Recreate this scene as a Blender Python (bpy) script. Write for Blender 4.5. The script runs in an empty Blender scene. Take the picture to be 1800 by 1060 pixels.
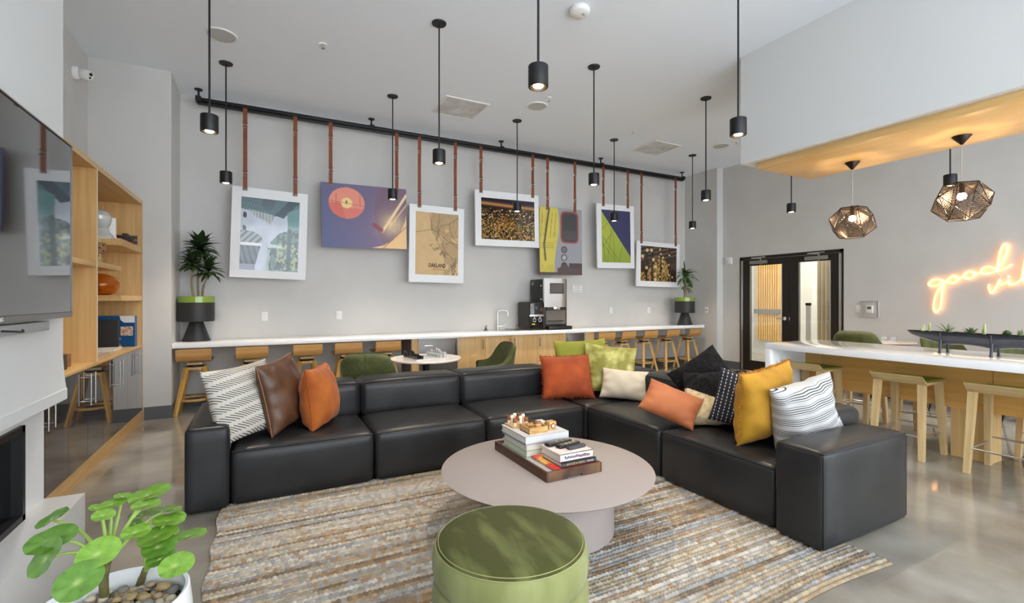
import bpy, bmesh, math, random
import numpy as np
from mathutils import Vector, Matrix, Euler

S = bpy.context.scene
C = S.collection
R = math.radians
random.seed(7)

# ------------------------------------------------------------------ camera
CAM_H, F_PX, YAW, HORIZON = 1.38, 836.0, R(27.6), 526.0
cam_d = bpy.data.cameras.new('camera')
cam = bpy.data.objects.new('camera', cam_d)
C.objects.link(cam)
cam.location = (0, 0, CAM_H)
cam.rotation_euler = (R(90), 0, -YAW)
cam_d.sensor_width = 36
cam_d.lens = F_PX / 1800 * 36
cam_d.shift_y = (HORIZON - 530) / 1800
cam_d.clip_start = 0.05
S.camera = cam

# ------------------------------------------------------------------ world, daylight, exposure
w = bpy.data.worlds.new('overcast_sky')
S.world = w
w.use_nodes = True
bg = w.node_tree.nodes['Background']
bg.inputs[0].default_value = (0.86, 0.93, 1.0, 1)
bg.inputs[1].default_value = 1.1

def area(name, loc, rot, sx, sy, watts, col):
    d = bpy.data.lights.new(name, 'AREA')
    d.shape = 'RECTANGLE'; d.size = sx; d.size_y = sy
    d.energy = watts; d.color = col
    o = bpy.data.objects.new(name, d); C.objects.link(o)
    o.location = loc; o.rotation_euler = rot
    return o
# daylight entering through the tall glazing of the wall behind the camera
DAY = 430
area('daylight_window', (5.7, -2.55, 1.95), (R(90), 0, R(180)), 4.6, 3.3, DAY * .88, (0.74, 0.89, 1.0))
area('daylight_window', (0.9, -2.55, 1.95), (R(90), 0, R(180)), 4.2, 3.3, DAY * .95, (1.0, 0.965, 0.91))

S.view_settings.view_transform = 'Standard'
S.view_settings.look = 'None'
S.view_settings.gamma = 1
S.view_settings.use_curve_mapping = False
S.view_settings.exposure = 2.36

# ------------------------------------------------------------------ photo pixel -> place
_s, _c = math.sin(YAW), math.cos(YAW)
def ray(u, v):
    r = (u - 900) / F_PX
    return Vector((_s + r * _c, _c - r * _s, (HORIZON - v) / F_PX))
def on_z(u, v, z):
    d = ray(u, v); return d * ((z - CAM_H) / d.z) + Vector((0, 0, CAM_H))
def on_x(u, v, x):
    d = ray(u, v); return d * (x / d.x) + Vector((0, 0, CAM_H))
def on_y(u, v, y):
    d = ray(u, v); return d * (y / d.y) + Vector((0, 0, CAM_H))

# ------------------------------------------------------------------ materials
MATS = {}
def srgb(r, g, b):
    f = lambda c: c / 12.92 if c <= .04045 else ((c + .055) / 1.055) ** 2.4
    return (f(r / 255), f(g / 255), f(b / 255), 1)
def nodes_of(name):
    m = bpy.data.materials.new(name); m.use_nodes = True
    nt = m.node_tree
    return m, nt, nt.nodes['Principled BSDF']
def M(name, col, rough=.5, metal=0, col2=None, scale=4, detail=4, stretch=(1, 1, 1), bump=0, bscale=None, bstretch=None,
      coat=0, sheen=0, trans=0, ior=1.45, emit=None, estr=0, spec=.5, lo=.35, hi=.65, rvar=0, bdist=.01):
    if name in MATS: return MATS[name]
    m, nt, b = nodes_of(name)
    N, L = nt.nodes, nt.links
    b.inputs['Base Color'].default_value = col
    b.inputs['Roughness'].default_value = rough
    b.inputs['Metallic'].default_value = metal
    b.inputs['Coat Weight'].default_value = coat
    b.inputs['Sheen Weight'].default_value = sheen
    b.inputs['Transmission Weight'].default_value = trans
    b.inputs['IOR'].default_value = ior
    b.inputs['Specular IOR Level'].default_value = spec
    if emit:
        b.inputs['Emission Color'].default_value = emit
        b.inputs['Emission Strength'].default_value = estr
    tc = N.new('ShaderNodeTexCoord')
    def noise(sc, st, det):
        mp = N.new('ShaderNodeMapping'); mp.inputs['Scale'].default_value = st
        nz = N.new('ShaderNodeTexNoise'); nz.inputs['Scale'].default_value = sc; nz.inputs['Detail'].default_value = det
        L.new(tc.outputs['Object'], mp.inputs['Vector']); L.new(mp.outputs['Vector'], nz.inputs['Vector'])
        return nz
    if col2 is not None:
        nz = noise(scale, stretch, detail)
        rp = N.new('ShaderNodeValToRGB')
        rp.color_ramp.elements[0].position = lo; rp.color_ramp.elements[0].color = col
        rp.color_ramp.elements[1].position = hi; rp.color_ramp.elements[1].color = col2
        L.new(nz.outputs['Fac'], rp.inputs['Fac']); L.new(rp.outputs['Color'], b.inputs['Base Color'])
        if rvar:
            mr = N.new('ShaderNodeMapRange'); mr.inputs['To Min'].default_value = rough - rvar; mr.inputs['To Max'].default_value = rough + rvar
            L.new(nz.outputs['Fac'], mr.inputs['Value']); L.new(mr.outputs['Result'], b.inputs['Roughness'])
    if bump:
        nb = noise(bscale or scale, bstretch or stretch, 3)
        bp = N.new('ShaderNodeBump'); bp.inputs['Strength'].default_value = bump; bp.inputs['Distance'].default_value = bdist
        L.new(nb.outputs['Fac'], bp.inputs['Height']); L.new(bp.outputs['Normal'], b.inputs['Normal'])
    MATS[name] = m
    return m
def vcol(name, rough=.5, attr='Col', bump=0, coat=0, spec=.5):
    if name in MATS: return MATS[name]
    m, nt, b = nodes_of(name)
    a = nt.nodes.new('ShaderNodeAttribute'); a.attribute_name = attr
    nt.links.new(a.outputs['Color'], b.inputs['Base Color'])
    b.inputs['Roughness'].default_value = rough; b.inputs['Coat Weight'].default_value = coat
    b.inputs['Specular IOR Level'].default_value = spec
    MATS[name] = m
    return m
def glassy(name, tint=(1, 1, 1, 1), ior=1.5, rough=0.0, mul=1.0):
    if name in MATS: return MATS[name]
    m = bpy.data.materials.new(name); m.use_nodes = True
    nt = m.node_tree; nt.nodes.clear()
    o = nt.nodes.new('ShaderNodeOutputMaterial'); mx = nt.nodes.new('ShaderNodeMixShader')
    t = nt.nodes.new('ShaderNodeBsdfTransparent'); g = nt.nodes.new('ShaderNodeBsdfGlossy'); f = nt.nodes.new('ShaderNodeFresnel')
    t.inputs[0].default_value = tint; g.inputs['Roughness'].default_value = rough; f.inputs[0].default_value = ior
    mm = nt.nodes.new('ShaderNodeMath'); mm.operation = 'MULTIPLY'; mm.inputs[1].default_value = mul
    nt.links.new(f.outputs[0], mm.inputs[0])
    nt.links.new(mm.outputs[0], mx.inputs[0]); nt.links.new(t.outputs[0], mx.inputs[1]); nt.links.new(g.outputs[0], mx.inputs[2])
    nt.links.new(mx.outputs[0], o.inputs[0])
    MATS[name] = m
    return m
def oak(name, a, b_, axis='z', rough=.42, sc=5):
    st = {'x': (.35, 6, 6), 'y': (6, .35, 6), 'z': (6, 6, .35)}[axis]
    return M(name, a, rough, col2=b_, scale=sc, detail=8, stretch=st, lo=.3, hi=.7, bump=.06, bscale=30, bstretch=st)

OA, OB = srgb(218, 180, 122), srgb(198, 156, 98)
oak_z = oak('oak_veneer_upright', OA, OB, 'z')
oak_y = oak('oak_veneer_along', OA, OB, 'y')
oak_x = oak('oak_veneer_across', OA, OB, 'x')
ply = oak('bent_plywood', srgb(206, 158, 96), srgb(188, 138, 80), 'x', .35)
leg_wood = oak('stool_leg_wood', srgb(222, 180, 104), srgb(200, 152, 80), 'z', .3)
pale_oak = oak('pale_oak', srgb(214, 188, 140), srgb(196, 166, 116), 'z', .45)
pale_oak_y = oak('pale_oak_seat', srgb(216, 190, 142), srgb(196, 166, 116), 'y', .45)
wall_paint = M('grey_wall_paint', srgb(208, 206, 203), .75, col2=srgb(203, 201, 198), scale=2, bump=.03, bscale=160)
ceil_paint = M('ceiling_paint', srgb(238, 243, 250), .85, bump=.02, bscale=200)
white_paint = M('white_paint', srgb(214, 215, 214), .55, bump=.02, bscale=160)
white_satin = M('white_lacquer', srgb(222, 223, 223), .28)
base_grey = M('charcoal_baseboard', srgb(92, 94, 100), .5)
quartz = M('white_quartz', srgb(250, 251, 253), .08, coat=.3)
black_metal = M('black_metal', srgb(34, 34, 36), .42, metal=.3)
black_plastic = M('black_plastic', srgb(24, 24, 26), .4)
gloss_black = M('gloss_black', srgb(10, 10, 12), .08, coat=.5)
chrome = M('chrome', (.78, .78, .78, 1), .12, metal=1)
steel = M('brushed_steel', (.62, .61, .60, 1), .32, metal=1, bump=.05, bscale=80, bstretch=(1, 1, .05))
dark_steel = M('dark_steel', srgb(92, 88, 86), .35, metal=.7)
white_plastic = M('white_plastic', srgb(236, 236, 234), .4)
leather = M('black_leather', srgb(32, 32, 33), .36, col2=srgb(44, 44, 45), scale=3.5, detail=8, bump=.18, bscale=9, rvar=.06, bdist=.006, spec=.38)
leather_seam = M('leather_seam', srgb(24, 23, 24), .45)
strap_leather = M('tan_leather', srgb(140, 74, 40), .5, col2=srgb(120, 60, 30), scale=12)
green_velvet = M('green_velvet', srgb(64, 68, 30), .8, col2=srgb(86, 90, 46), scale=6, sheen=.12)
dark_wood = oak('walnut', srgb(104, 72, 48), srgb(58, 38, 26), 'y', .45, 3)
paper = M('paper', srgb(232, 228, 216), .8, col2=srgb(214, 210, 198), scale=3, stretch=(1, 1, 80))

# ------------------------------------------------------------------ mesh helpers
WORLD = {}
def put(o, parent):
    C.objects.link(o)
    if parent is not None:
        o.parent = parent
        root = parent
        while root.parent: root = root.parent
        if root.name in WORLD and parent is root:
            o.matrix_parent_inverse = WORLD[root.name]
    return o
def mesh_obj(name, me, mat, parent=None):
    o = bpy.data.objects.new(name, me)
    if mat is not None:
        for m in (mat if isinstance(mat, (list, tuple)) else [mat]): me.materials.append(m)
    return put(o, parent)
def obj(name, bm, mat, parent=None, smooth=True, angle=40):
    bmesh.ops.recalc_face_normals(bm, faces=bm.faces)
    me = bpy.data.meshes.new(name); bm.to_mesh(me); bm.free()
    if smooth:
        me.polygons.foreach_set('use_smooth', [True] * len(me.polygons))
        me.set_sharp_from_angle(angle=R(angle))
    return mesh_obj(name, me, mat, parent)
def pyd(name, verts, faces, mat, parent=None, smooth=True):
    me = bpy.data.meshes.new(name); me.from_pydata([tuple(v) for v in verts], [], faces); me.update()
    if smooth: me.polygons.foreach_set('use_smooth', [True] * len(me.polygons))
    return mesh_obj(name, me, mat, parent)
def tag(o, label, cat, group=None, kind=None):
    if label: o['label'] = label
    if cat: o['category'] = cat
    if group: o['group'] = group
    if kind: o['kind'] = kind
    return o
def thing(name, label, cat, loc=(0, 0, 0), rz=0, group=None, world=False, rot=None):
    """an Empty at the thing's base; world=True: its parts are given in room coordinates"""
    o = bpy.data.objects.new(name, None); C.objects.link(o)
    o.empty_display_size = .05
    o.location = loc; o.rotation_euler = rot if rot else (0, 0, rz)
    if world: WORLD[o.name] = Matrix.Translation(-Vector(loc))
    return tag(o, label, cat, group)
def struct(o):
    o['kind'] = 'structure'; return o
def dup(root, loc, rz=None, label=None, group=None):
    def cp(o, parent):
        c = o.copy(); C.objects.link(c); c.parent = parent
        for ch in o.children: cp(ch, c)
        return c
    r = cp(root, None); r.location = loc
    if rz is not None: r.rotation_euler = (0, 0, rz)
    if label: r['label'] = label
    if group: r['group'] = group
    return r

def B(): return bmesh.new()
def b_box(bm, lo, hi, bev=0, seg=2, mx=None):
    lo, hi = Vector(lo), Vector(hi)
    r = bmesh.ops.create_cube(bm, size=1)
    vs = r['verts']; c = (lo + hi) / 2; d = hi - lo
    for v in vs: v.co = Vector((v.co.x * d.x, v.co.y * d.y, v.co.z * d.z)) + c
    if bev:
        es = {e for v in vs for e in v.link_edges}
        q = bmesh.ops.bevel(bm, geom=list(es), offset=bev, segments=seg, profile=.5, affect='EDGES')
        vs = list({v for f in q['faces'] for v in f.verts} | {v for v in vs if v.is_valid})
    if mx is not None:
        for v in vs: v.co = mx @ v.co
    return vs
def b_cyl(bm, c, r, z0, z1, seg=24, r2=None, mx=None):
    """vertical cylinder/cone at c=(x,y) from z0 (radius r) to z1 (radius r2)"""
    r2 = r if r2 is None else r2
    return b_lathe(bm, [(0, z0), (r, z0), (r2, z1), (0, z1)], seg, c, mx)
def b_lathe(bm, prof, seg=32, c=(0, 0), mx=None):
    rings = []; new = []
    for r, z in prof:
        if r < 1e-6:
            v = bm.verts.new((c[0], c[1], z)); rings.append([v]); new.append(v)
        else:
            ring = [bm.verts.new((c[0] + r * math.cos(2 * math.pi * k / seg), c[1] + r * math.sin(2 * math.pi * k / seg), z)) for k in range(seg)]
            rings.append(ring); new += ring
    for a, b in zip(rings, rings[1:]):
        for k in range(seg):
            k2 = (k + 1) % seg
            if len(a) == 1 and len(b) == 1: continue
            if len(a) == 1: bm.faces.new((a[0], b[k], b[k2]))
            elif len(b) == 1: bm.faces.new((a[k], b[0], a[k2]))
            else: bm.faces.new((a[k], b[k], b[k2], a[k2]))
    if mx is not None:
        for v in new: v.co = mx @ v.co
    return new
def b_tube(bm, pts, rad, seg=8, closed=False, cap=True):
    pts = [Vector(p) for p in pts]; n = len(pts)
    rads = rad if isinstance(rad, (list, tuple)) else [rad] * n
    rings = []; prev = None
    for i, p in enumerate(pts):
        if closed: t = pts[(i + 1) % n] - pts[i - 1]
        else: t = pts[min(i + 1, n - 1)] - pts[max(i - 1, 0)]
        if t.length < 1e-9: t = Vector((0, 0, 1))
        t.normalize()
        if prev is None:
            a = Vector((0, 0, 1)) if abs(t.z) < .9 else Vector((1, 0, 0))
            nrm = t.cross(a).normalized()
        else:
            nrm = (prev - t * prev.dot(t))
            nrm = nrm.normalized() if nrm.length > 1e-6 else t.orthogonal().normalized()
        prev = nrm; bn = t.cross(nrm)
        rings.append([bm.verts.new(p + (nrm * math.cos(2 * math.pi * k / seg) + bn * math.sin(2 * math.pi * k / seg)) * rads[i]) for k in range(seg)])
    m = n if closed else n - 1
    for i in range(m):
        a, b = rings[i], rings[(i + 1) % n]
        for k in range(seg):
            bm.faces.new((a[k], a[(k + 1) % seg], b[(k + 1) % seg], b[k]))
    if cap and not closed:
        bm.faces.new(rings[0][::-1]); bm.faces.new(rings[-1])
def b_beam(bm, p0, p1, w, d, side=(0, 1, 0), w1=None, d1=None):
    """square bar from p0 to p1; w along side, d across"""
    p0, p1 = Vector(p0), Vector(p1); t = (p1 - p0).normalized()
    sd = Vector(side); sd = (sd - t * sd.dot(t)).normalized(); ot = t.cross(sd)
    w1 = w1 or w; d1 = d1 or d
    q = []
    for p, a, b in ((p0, w / 2, d / 2), (p1, w1 / 2, d1 / 2)):
        q.append([bm.verts.new(p + sd * (i * a) + ot * (j * b)) for i, j in ((-1, -1), (1, -1), (1, 1), (-1, 1))])
    a, b = q
    bm.faces.new(a[::-1]); bm.faces.new(b)
    for k in range(4): bm.faces.new((a[k], a[(k + 1) % 4], b[(k + 1) % 4], b[k]))
def b_poly(bm, outline, z0, z1, mx=None):
    """prism over an xy outline"""
    a = [bm.verts.new((x, y, z0)) for x, y in outline]; b = [bm.verts.new((x, y, z1)) for x, y in outline]
    n = len(a)
    bm.faces.new(a[::-1]); bm.faces.new(b)
    for k in range(n): bm.faces.new((a[k], a[(k + 1) % n], b[(k + 1) % n], b[k]))
    if mx is not None:
        for v in a + b: v.co = mx @ v.co
def _axis(h, r, n):
    inner = h - r
    a = [-h, -h + r * .12, -h + r * .4, -h + r]
    mid = [-inner + 2 * inner * k / n for k in range(1, n)]
    return a + mid + [-x for x in a[::-1]]
def b_puffy(bm, lo, hi, r=.03, bulge=(0, 0, 0), n=6):
    """upholstered block: rounded edges, faces that swell"""
    lo, hi = Vector(lo), Vector(hi); c = (lo + hi) / 2; h = (hi - lo) / 2
    ax = [_axis(h[i], r, n) for i in range(3)]
    new = []
    def point(q):
        inner = Vector([max(-(h[i] - r), min(h[i] - r, q[i])) for i in range(3)])
        d = q - inner
        p = inner + (d.normalized() * r if d.length > 1e-9 else d)
        e = [1 - (q[i] / h[i]) ** 2 for i in range(3)]
        for i in range(3):
            j, k = (i + 1) % 3, (i + 2) % 3
            p[i] += bulge[i] * (q[i] / h[i]) ** 3 * math.sqrt(max(e[j], 0)) * math.sqrt(max(e[k], 0))
        return p + c
    for i in range(3):
        j, k = (i + 1) % 3, (i + 2) % 3
        for sg in (-1, 1):
            g = []
            for a in ax[j]:
                row = []
                for b in ax[k]:
                    q = Vector((0, 0, 0)); q[i] = sg * h[i]; q[j] = a; q[k] = b
                    row.append(bm.verts.new(point(q)))
                g.append(row); new += row
            for a in range(len(g) - 1):
                for b in range(len(g[0]) - 1):
                    bm.faces.new((g[a][b], g[a + 1][b], g[a + 1][b + 1], g[a][b + 1]))
    bmesh.ops.remove_doubles(bm, verts=new, dist=1e-5)
def box(name, mat, lo, hi, parent=None, bev=0, seg=2):
    bm = B(); b_box(bm, lo, hi, bev, seg); return obj(name, bm, mat, parent)
def cyl(name, mat, c, r, z0, z1, parent=None, seg=24, r2=None):
    bm = B(); b_cyl(bm, c, r, z0, z1, seg, r2); return obj(name, bm, mat, parent)
def lathe(name, mat, prof, parent=None, seg=32, c=(0, 0)):
    bm = B(); b_lathe(bm, prof, seg, c); return obj(name, bm, mat, parent)
def tube(name, mat, pts, rad, parent=None, seg=8, closed=False):
    bm = B(); b_tube(bm, pts, rad, seg, closed); return obj(name, bm, mat, parent)
def beam(name, mat, p0, p1, w, d, parent=None, side=(0, 1, 0), w1=None, d1=None):
    bm = B(); b_beam(bm, p0, p1, w, d, side, w1, d1); return obj(name, bm, mat, parent)
def surf(name, mat, fn, nu, nv, parent=None, closed_u=False, smooth=True):
    vs = [fn(i / nu, j / nv) for j in range(nv + 1) for i in range(nu + 1)]
    fs = [(j * (nu + 1) + i, j * (nu + 1) + i + 1, (j + 1) * (nu + 1) + i + 1, (j + 1) * (nu + 1) + i) for j in range(nv) for i in range(nu)]
    return pyd(name, vs, fs, mat, parent, smooth)
def spline(pts, n=8, closed=False):
    pts = [Vector(p) for p in pts]; out = []; m = len(pts)
    for i in range(m if closed else m - 1):
        g = (lambda k: pts[k % m]) if closed else (lambda k: pts[max(0, min(m - 1, k))])
        p0, p1, p2, p3 = g(i - 1), g(i), g(i + 1), g(i + 2)
        for k in range(n):
            t = k / n
            out.append(.5 * (2 * p1 + (p2 - p0) * t + (2 * p0 - 5 * p1 + 4 * p2 - p3) * t * t + (3 * p1 - p0 - 3 * p2 + p3) * t ** 3))
    if not closed: out.append(pts[-1])
    return out
def text(name, s, mat, size, mx, parent=None, depth=.0006, align='CENTER', fit=None, bold=0):
    cu = bpy.data.curves.new(name, 'FONT'); cu.body = s; cu.size = size; cu.align_x = align; cu.align_y = 'CENTER'; cu.extrude = depth; cu.resolution_u = 2; cu.offset = bold
    t = bpy.data.objects.new(name, cu); C.objects.link(t)
    dg = bpy.context.evaluated_depsgraph_get()
    me = bpy.data.meshes.new_from_object(t.evaluated_get(dg))
    bpy.data.objects.remove(t); bpy.data.curves.remove(cu)
    if fit:
        xs = [v.co.x for v in me.vertices]; k = fit / max(max(xs) - min(xs), 1e-6)
        me.transform(Matrix.Diagonal((k, 1, 1, 1)))
    me.transform(mx); me.name = name; me.materials.clear()
    return mesh_obj(name, me, mat, parent)
def frame_mx(origin, xdir, ydir):
    x = Vector(xdir).normalized(); y = Vector(ydir); y = (y - x * y.dot(x)).normalized(); z = x.cross(y)
    m = Matrix((x, y, z)).transposed().to_4x4(); m.translation = Vector(origin); return m

# ================================================================== the room
CEIL, YB, XL, XR, XD = 4.03, 7.40, -1.70, 8.10, 8.27
YPIER, XPIER, YSTEP = 6.745, -0.95, 6.58
concrete = M('polished_concrete', srgb(118, 110, 99), .09, col2=srgb(164, 160, 151), scale=1.7, detail=15, lo=.32, hi=.68, rvar=.04, coat=.3, bump=.02, bscale=25)
struct(box('floor', concrete, (-1.9, -2.8, -.1), (12.0, 8.4, 0)))
struct(box('ceiling', ceil_paint, (-1.9, -2.8, CEIL), (12.0, 8.4, CEIL + .1)))
struct(box('wall_back', wall_paint, (-1.9, YB, 0), (XR + .1, YB + .12, CEIL)))
struct(box('wall_left', wall_paint, (XL - .12, -2.8, 0), (XL, YB, CEIL)))
struct(box('wall_left_pier', wall_paint, (XL, YPIER, 0), (XPIER, YB, CEIL)))
struct(box('wall_right_return', wall_paint, (XR, YSTEP, 0), (XD + .12, YB + .12, CEIL)))
DY0, DY1, DZ = 4.307, 6.18, 2.193
bm = B()
b_box(bm, (XD, DY1, 0), (XD + .12, YSTEP, CEIL)); b_box(bm, (XD, DY0, DZ), (XD + .12, DY1, CEIL)); b_box(bm, (XD, -2.8, 0), (XD + .12, DY0, CEIL))
struct(obj('wall_right', bm, wall_paint))
# white strip on the wall step: its window light put into the colour
struct(box('step_lit_strip', white_paint, (XR + .002, YSTEP - .004, .147), (XD + .002, YSTEP, CEIL)))
# wall behind the camera: a glazed front of tall windows
struct(box('wall_front_sill', white_paint, (XL, -2.75, 0), (XD, -2.6, .22)))
struct(box('wall_front_head', white_paint, (XL, -2.75, 3.68), (XD, -2.6, CEIL)))
for k, (x0, x1) in enumerate(((-1.7, -1.35), (2.95, 3.45), (7.95, 8.27))):
    struct(box('wall_front_pier', white_paint, (x0, -2.75, .22), (x1, -2.6, 3.68)))
for k, (x0, x1) in enumerate(((-1.35, 2.95), (3.45, 7.95))):
    bm = B()
    n = 3
    for i in range(n + 1):
        x = x0 + (x1 - x0) * i / n
        b_box(bm, (x - .03, -2.72, .22), (x + .03, -2.64, 3.68))
    b_box(bm, (x0, -2.72, 2.5), (x1, -2.64, 2.56))
    struct(obj('window_%d' % (k + 1), bm, black_metal))
# baseboards
struct(box('baseboard_back', base_grey, (XPIER, YB - .012, 0), (XR, YB, .147)))
struct(box('baseboard_pier', base_grey, (-1.205, YPIER - .012, 0), (XPIER + .012, YPIER, .147)))
struct(box('baseboard_pier_side', base_grey, (XPIER, YPIER, 0), (XPIER + .012, YB - .012, .147)))
struct(box('baseboard_right_return', base_grey, (XR - .012, YSTEP, 0), (XR, YB - .012, .147)))
struct(box('baseboard_step', base_grey, (XR - .012, YSTEP - .012, 0), (XD - .012, YSTEP, .147)))
struct(box('baseboard_right', base_grey, (XD - .012, DY1, 0), (XD, YSTEP, .147)))
struct(box('baseboard_right_near', base_grey, (XD - .012, -2.6, 0), (XD, DY0, .147)))

# ---- dropped soffit over the island with an oak panel under it
SX0, SY = 4.64, 3.46
struct(box('ceiling_soffit', white_paint, (SX0, -2.6, 2.856), (5.80, SY, CEIL)))
panel = struct(box('trim_2', oak('soffit_oak', srgb(234, 196, 134), srgb(218, 176, 110), 'y', .3), (4.735, -2.5, 2.785), (5.69, 3.33, 2.856), bev=.002))

# ---- double door with glass, and the corridor beyond
espresso = M('espresso_door', srgb(30, 26, 24), .4, col2=srgb(40, 34, 31), scale=6, stretch=(6, 6, .4))
glass = glassy('clear_glass', (.93, .96, .95, 1), 1.5)
def door_mx(): return None
xi, xo = XD - .012, XD + .03
fr = struct(thing('door_1', None, None, (XD, (DY0 + DY1) / 2, 0), world=True)); 
bm = B()
b_box(bm, (xi, DY1 - .045, 0), (XD + .12, DY1, DZ)); b_box(bm, (xi, DY0, 0), (XD + .12, DY0 + .045, DZ)); b_box(bm, (xi, DY0, DZ - .05), (XD + .12, DY1, DZ))
obj('door_frame', bm, espresso, fr)
ymid = on_x(1388.8, 500, XD).y
def leaf(ya, yb, u0, u1, vt, vb, hinge, handle_u):
    g0, g1 = sorted((on_x(u0, 500, XD).y, on_x(u1, 500, XD).y))
    zt, zb = on_x(u0, vt, XD).z, .21
    x0, x1 = XD + .0, XD + .045
    bm = B()
    b_box(bm, (x0, ya, .012), (x1, g0, DZ - .055)); b_box(bm, (x0, g1, .012), (x1, yb, DZ - .055))
    b_box(bm, (x0, g0, .012), (x1, g1, zb)); b_box(bm, (x0, g0, zt), (x1, g1, DZ - .055))
    d = obj('door_leaf', bm, espresso, fr)
    box('glass_pane', glass, (x0 + .018, g0, zb), (x0 + .026, g1, zt), d)
    bm = B()
    for (p, q, r_, s_) in ((g0, g0 + .012, zb, zt), (g1 - .012, g1, zb, zt)): b_box(bm, (x0 - .003, p, r_), (x0 + .004, q, s_))
    obj('glazing_bead', bm, steel, d)
    hy = ya if hinge == 'lo' else yb
    o = box('hinge_strip', steel, (x0 - .012, hy - .02, .015), (x0, hy + .02, DZ - .07), d)
    # closer
    cy0, cy1 = (g1 - .03, g1 - .36) if hinge == 'hi' else (g0 + .04, g0 + .40)
    a, b = sorted((cy0, cy1))
    box('door_closer', M('grey_closer', srgb(150, 146, 142), .4, metal=.5), (x0 - .06, a, DZ - .15), (x0, b, DZ - .085), d, .006)
    bm = B(); m_ = (a + b) / 2
    b_beam(bm, (x0 - .035, m_ - .05, DZ - .165), (x0 - .035, m_ - .05, DZ - .05), .02, .02); b_beam(bm, (x0 - .035, m_ - .05, DZ - .05), (x0 - .05, m_ + .13, DZ - .035), .018, .01, (0, 0, 1))
    b_beam(bm, (x0 - .05, m_ + .13, DZ - .035), (x0 - .03, m_ - .14, DZ - .028), .018, .01, (0, 0, 1))
    obj('closer_arm', bm, steel, d)
    return d
d1 = leaf(ymid + .002, DY1 - .047, 1318.3, 1375, 467.5, 624.7, 'hi', 1380)
d2 = leaf(DY0 + .047, ymid - .002, 1404, 1460.4, 461, 620, 'lo', 1400)
hp = on_x(1380, 560, XD)
bm = B(); mxh = Matrix.Translation((XD, hp.y, hp.z)) @ Matrix.Rotation(R(-90), 4, 'Y')
b_cyl(bm, (0, 0), .032, 0, .012, 20, mx=mxh); b_cyl(bm, (0, 0), .011, .01, .055, 12, mx=mxh)
b_tube(bm, [(XD - .052, hp.y, hp.z), (XD - .056, hp.y + .06, hp.z + .003), (XD - .052, hp.y + .13, hp.z - .004)], [.012, .01, .008], 10)
obj('door_lever', bm, chrome, d1)
box('strike_plate', steel, (XD - .003, ymid + .004, hp.z - .03), (XD + .001, ymid + .018, hp.z + .03), d1)
# floor closer plate of the left leaf
box('threshold_plate', steel, (XD - .14, DY1 - .45, 0), (XD - .05, DY1 - .28, .004), fr)
# corridor
hall = M('hall_grey', srgb(206, 206, 206), .6)
struct(box('wall_hall_far', hall, (11.2, 2.0, 0), (11.3, 8.4, CEIL)))
struct(box('wall_hall_side', M('hall_white', srgb(222, 222, 220), .6), (XD + .12, 8.2, 0), (11.2, 8.3, CEIL)))
struct(box('wall_hall_near', hall, (XD + .12, 2.0, 0), (11.2, 2.1, CEIL)))
hp_ = thing('slatted_wall_panel', 'warm wooden slatted panel in the corridor seen through the left door', 'wall panel', (11.12, 7.5, 0), world=True)
for k in range(10):
    y = 7.25 + k * .06
    box('slat', oak_z, (11.12, y, .35), (11.195, y + .046, 2.6), hp_)
box('hand_rail', M('rail_grey', srgb(120, 120, 122), .5), (11.09, 7.2, 1.02), (11.119, 7.9, 1.13), hp_)
cp = thing('ribbed_curtain', 'pale beige ribbed curtain hanging in the corridor behind the right door', 'curtain', (10.0, 5.54, 0), world=True)
def cf(a, b):
    return (10.0 + .045 * math.sin(a * 2 * math.pi * 4), 5.38 + .32 * a, .02 + 2.6 * b)
surf('curtain_cloth', M('beige_curtain', srgb(204, 196, 178), .85), cf, 112, 4, cp)
tube('curtain_rod', black_metal, [(10.0, 5.2, 2.64), (10.0, 5.9, 2.64)], .012, cp)
pp = on_x(1421, 560, 9.2)
post = thing('sign_post', 'slim white corridor post with a black cap behind the right door glass', 'post', (9.2, pp.y, 0), world=True)
cyl('post_base', black_metal, (9.2, pp.y), .09, 0, .012, post)
box('post_body', white_plastic, (9.185, pp.y - .04, .012), (9.215, pp.y + .04, 1.26), post)
box('post_cap', black_plastic, (9.18, pp.y - .045, 1.26), (9.22, pp.y + .045, 1.31), post)
ld = bpy.data.lights.new('hall_fill_light', 'AREA'); ld.shape = 'DISK'; ld.size = .5; ld.energy = 42; ld.color = (1, .84, .64)  # warm lamp added out of view to light the corridor
lo_ = bpy.data.objects.new('hall_fill_light', ld); C.objects.link(lo_); lo_.location = (9.9, 5.6, 3.93)
hl = thing('added_hall_lamp', 'unseen round lamp added to light the corridor beyond the doors', 'ceiling light', (9.9, 5.6, 3.95), world=True)
cyl('lamp_housing', white_plastic, (9.9, 5.6), .3, 3.95, CEIL, hl)  # disc added as a housing for that lamp

# ================================================================== fireplace breast, TV
FY = 3.413
fp = struct(thing('wall_fireplace', None, None, (-1.2, 1.0, 0), world=True))
bm = B()
prof = [(-1.69, .838), (-.948, .838), (-.945, .842), (-.945, .896), (-.949, .90), (-.956, .96), (-.962, 1.06), (-.962, CEIL), (-1.69, CEIL)]
def ext(bm, prof, y0, y1):
    a = [bm.verts.new((x, y0, z)) for x, z in prof]; b = [bm.verts.new((x, y1, z)) for x, z in prof]; n = len(prof)
    bm.faces.new(a); bm.faces.new(b[::-1])
    for k in range(n): bm.faces.new((a[k], b[k], b[(k + 1) % n], a[(k + 1) % n]))
ext(bm, prof, -1.2, FY)
obj('chimney_breast', bm, white_paint, fp, angle=25)
fb0, fb1 = -.4, on_x(36, 800, -1.04).y
zt, zb = on_x(36, 748, -1.04).z, on_x(38, 912, -1.04).z
bm = B()
b_box(bm, (-1.69, fb1, .314), (-1.04, FY, .838)); b_box(bm, (-1.69, -1.2, .314), (-1.04, fb0, .838))
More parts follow.
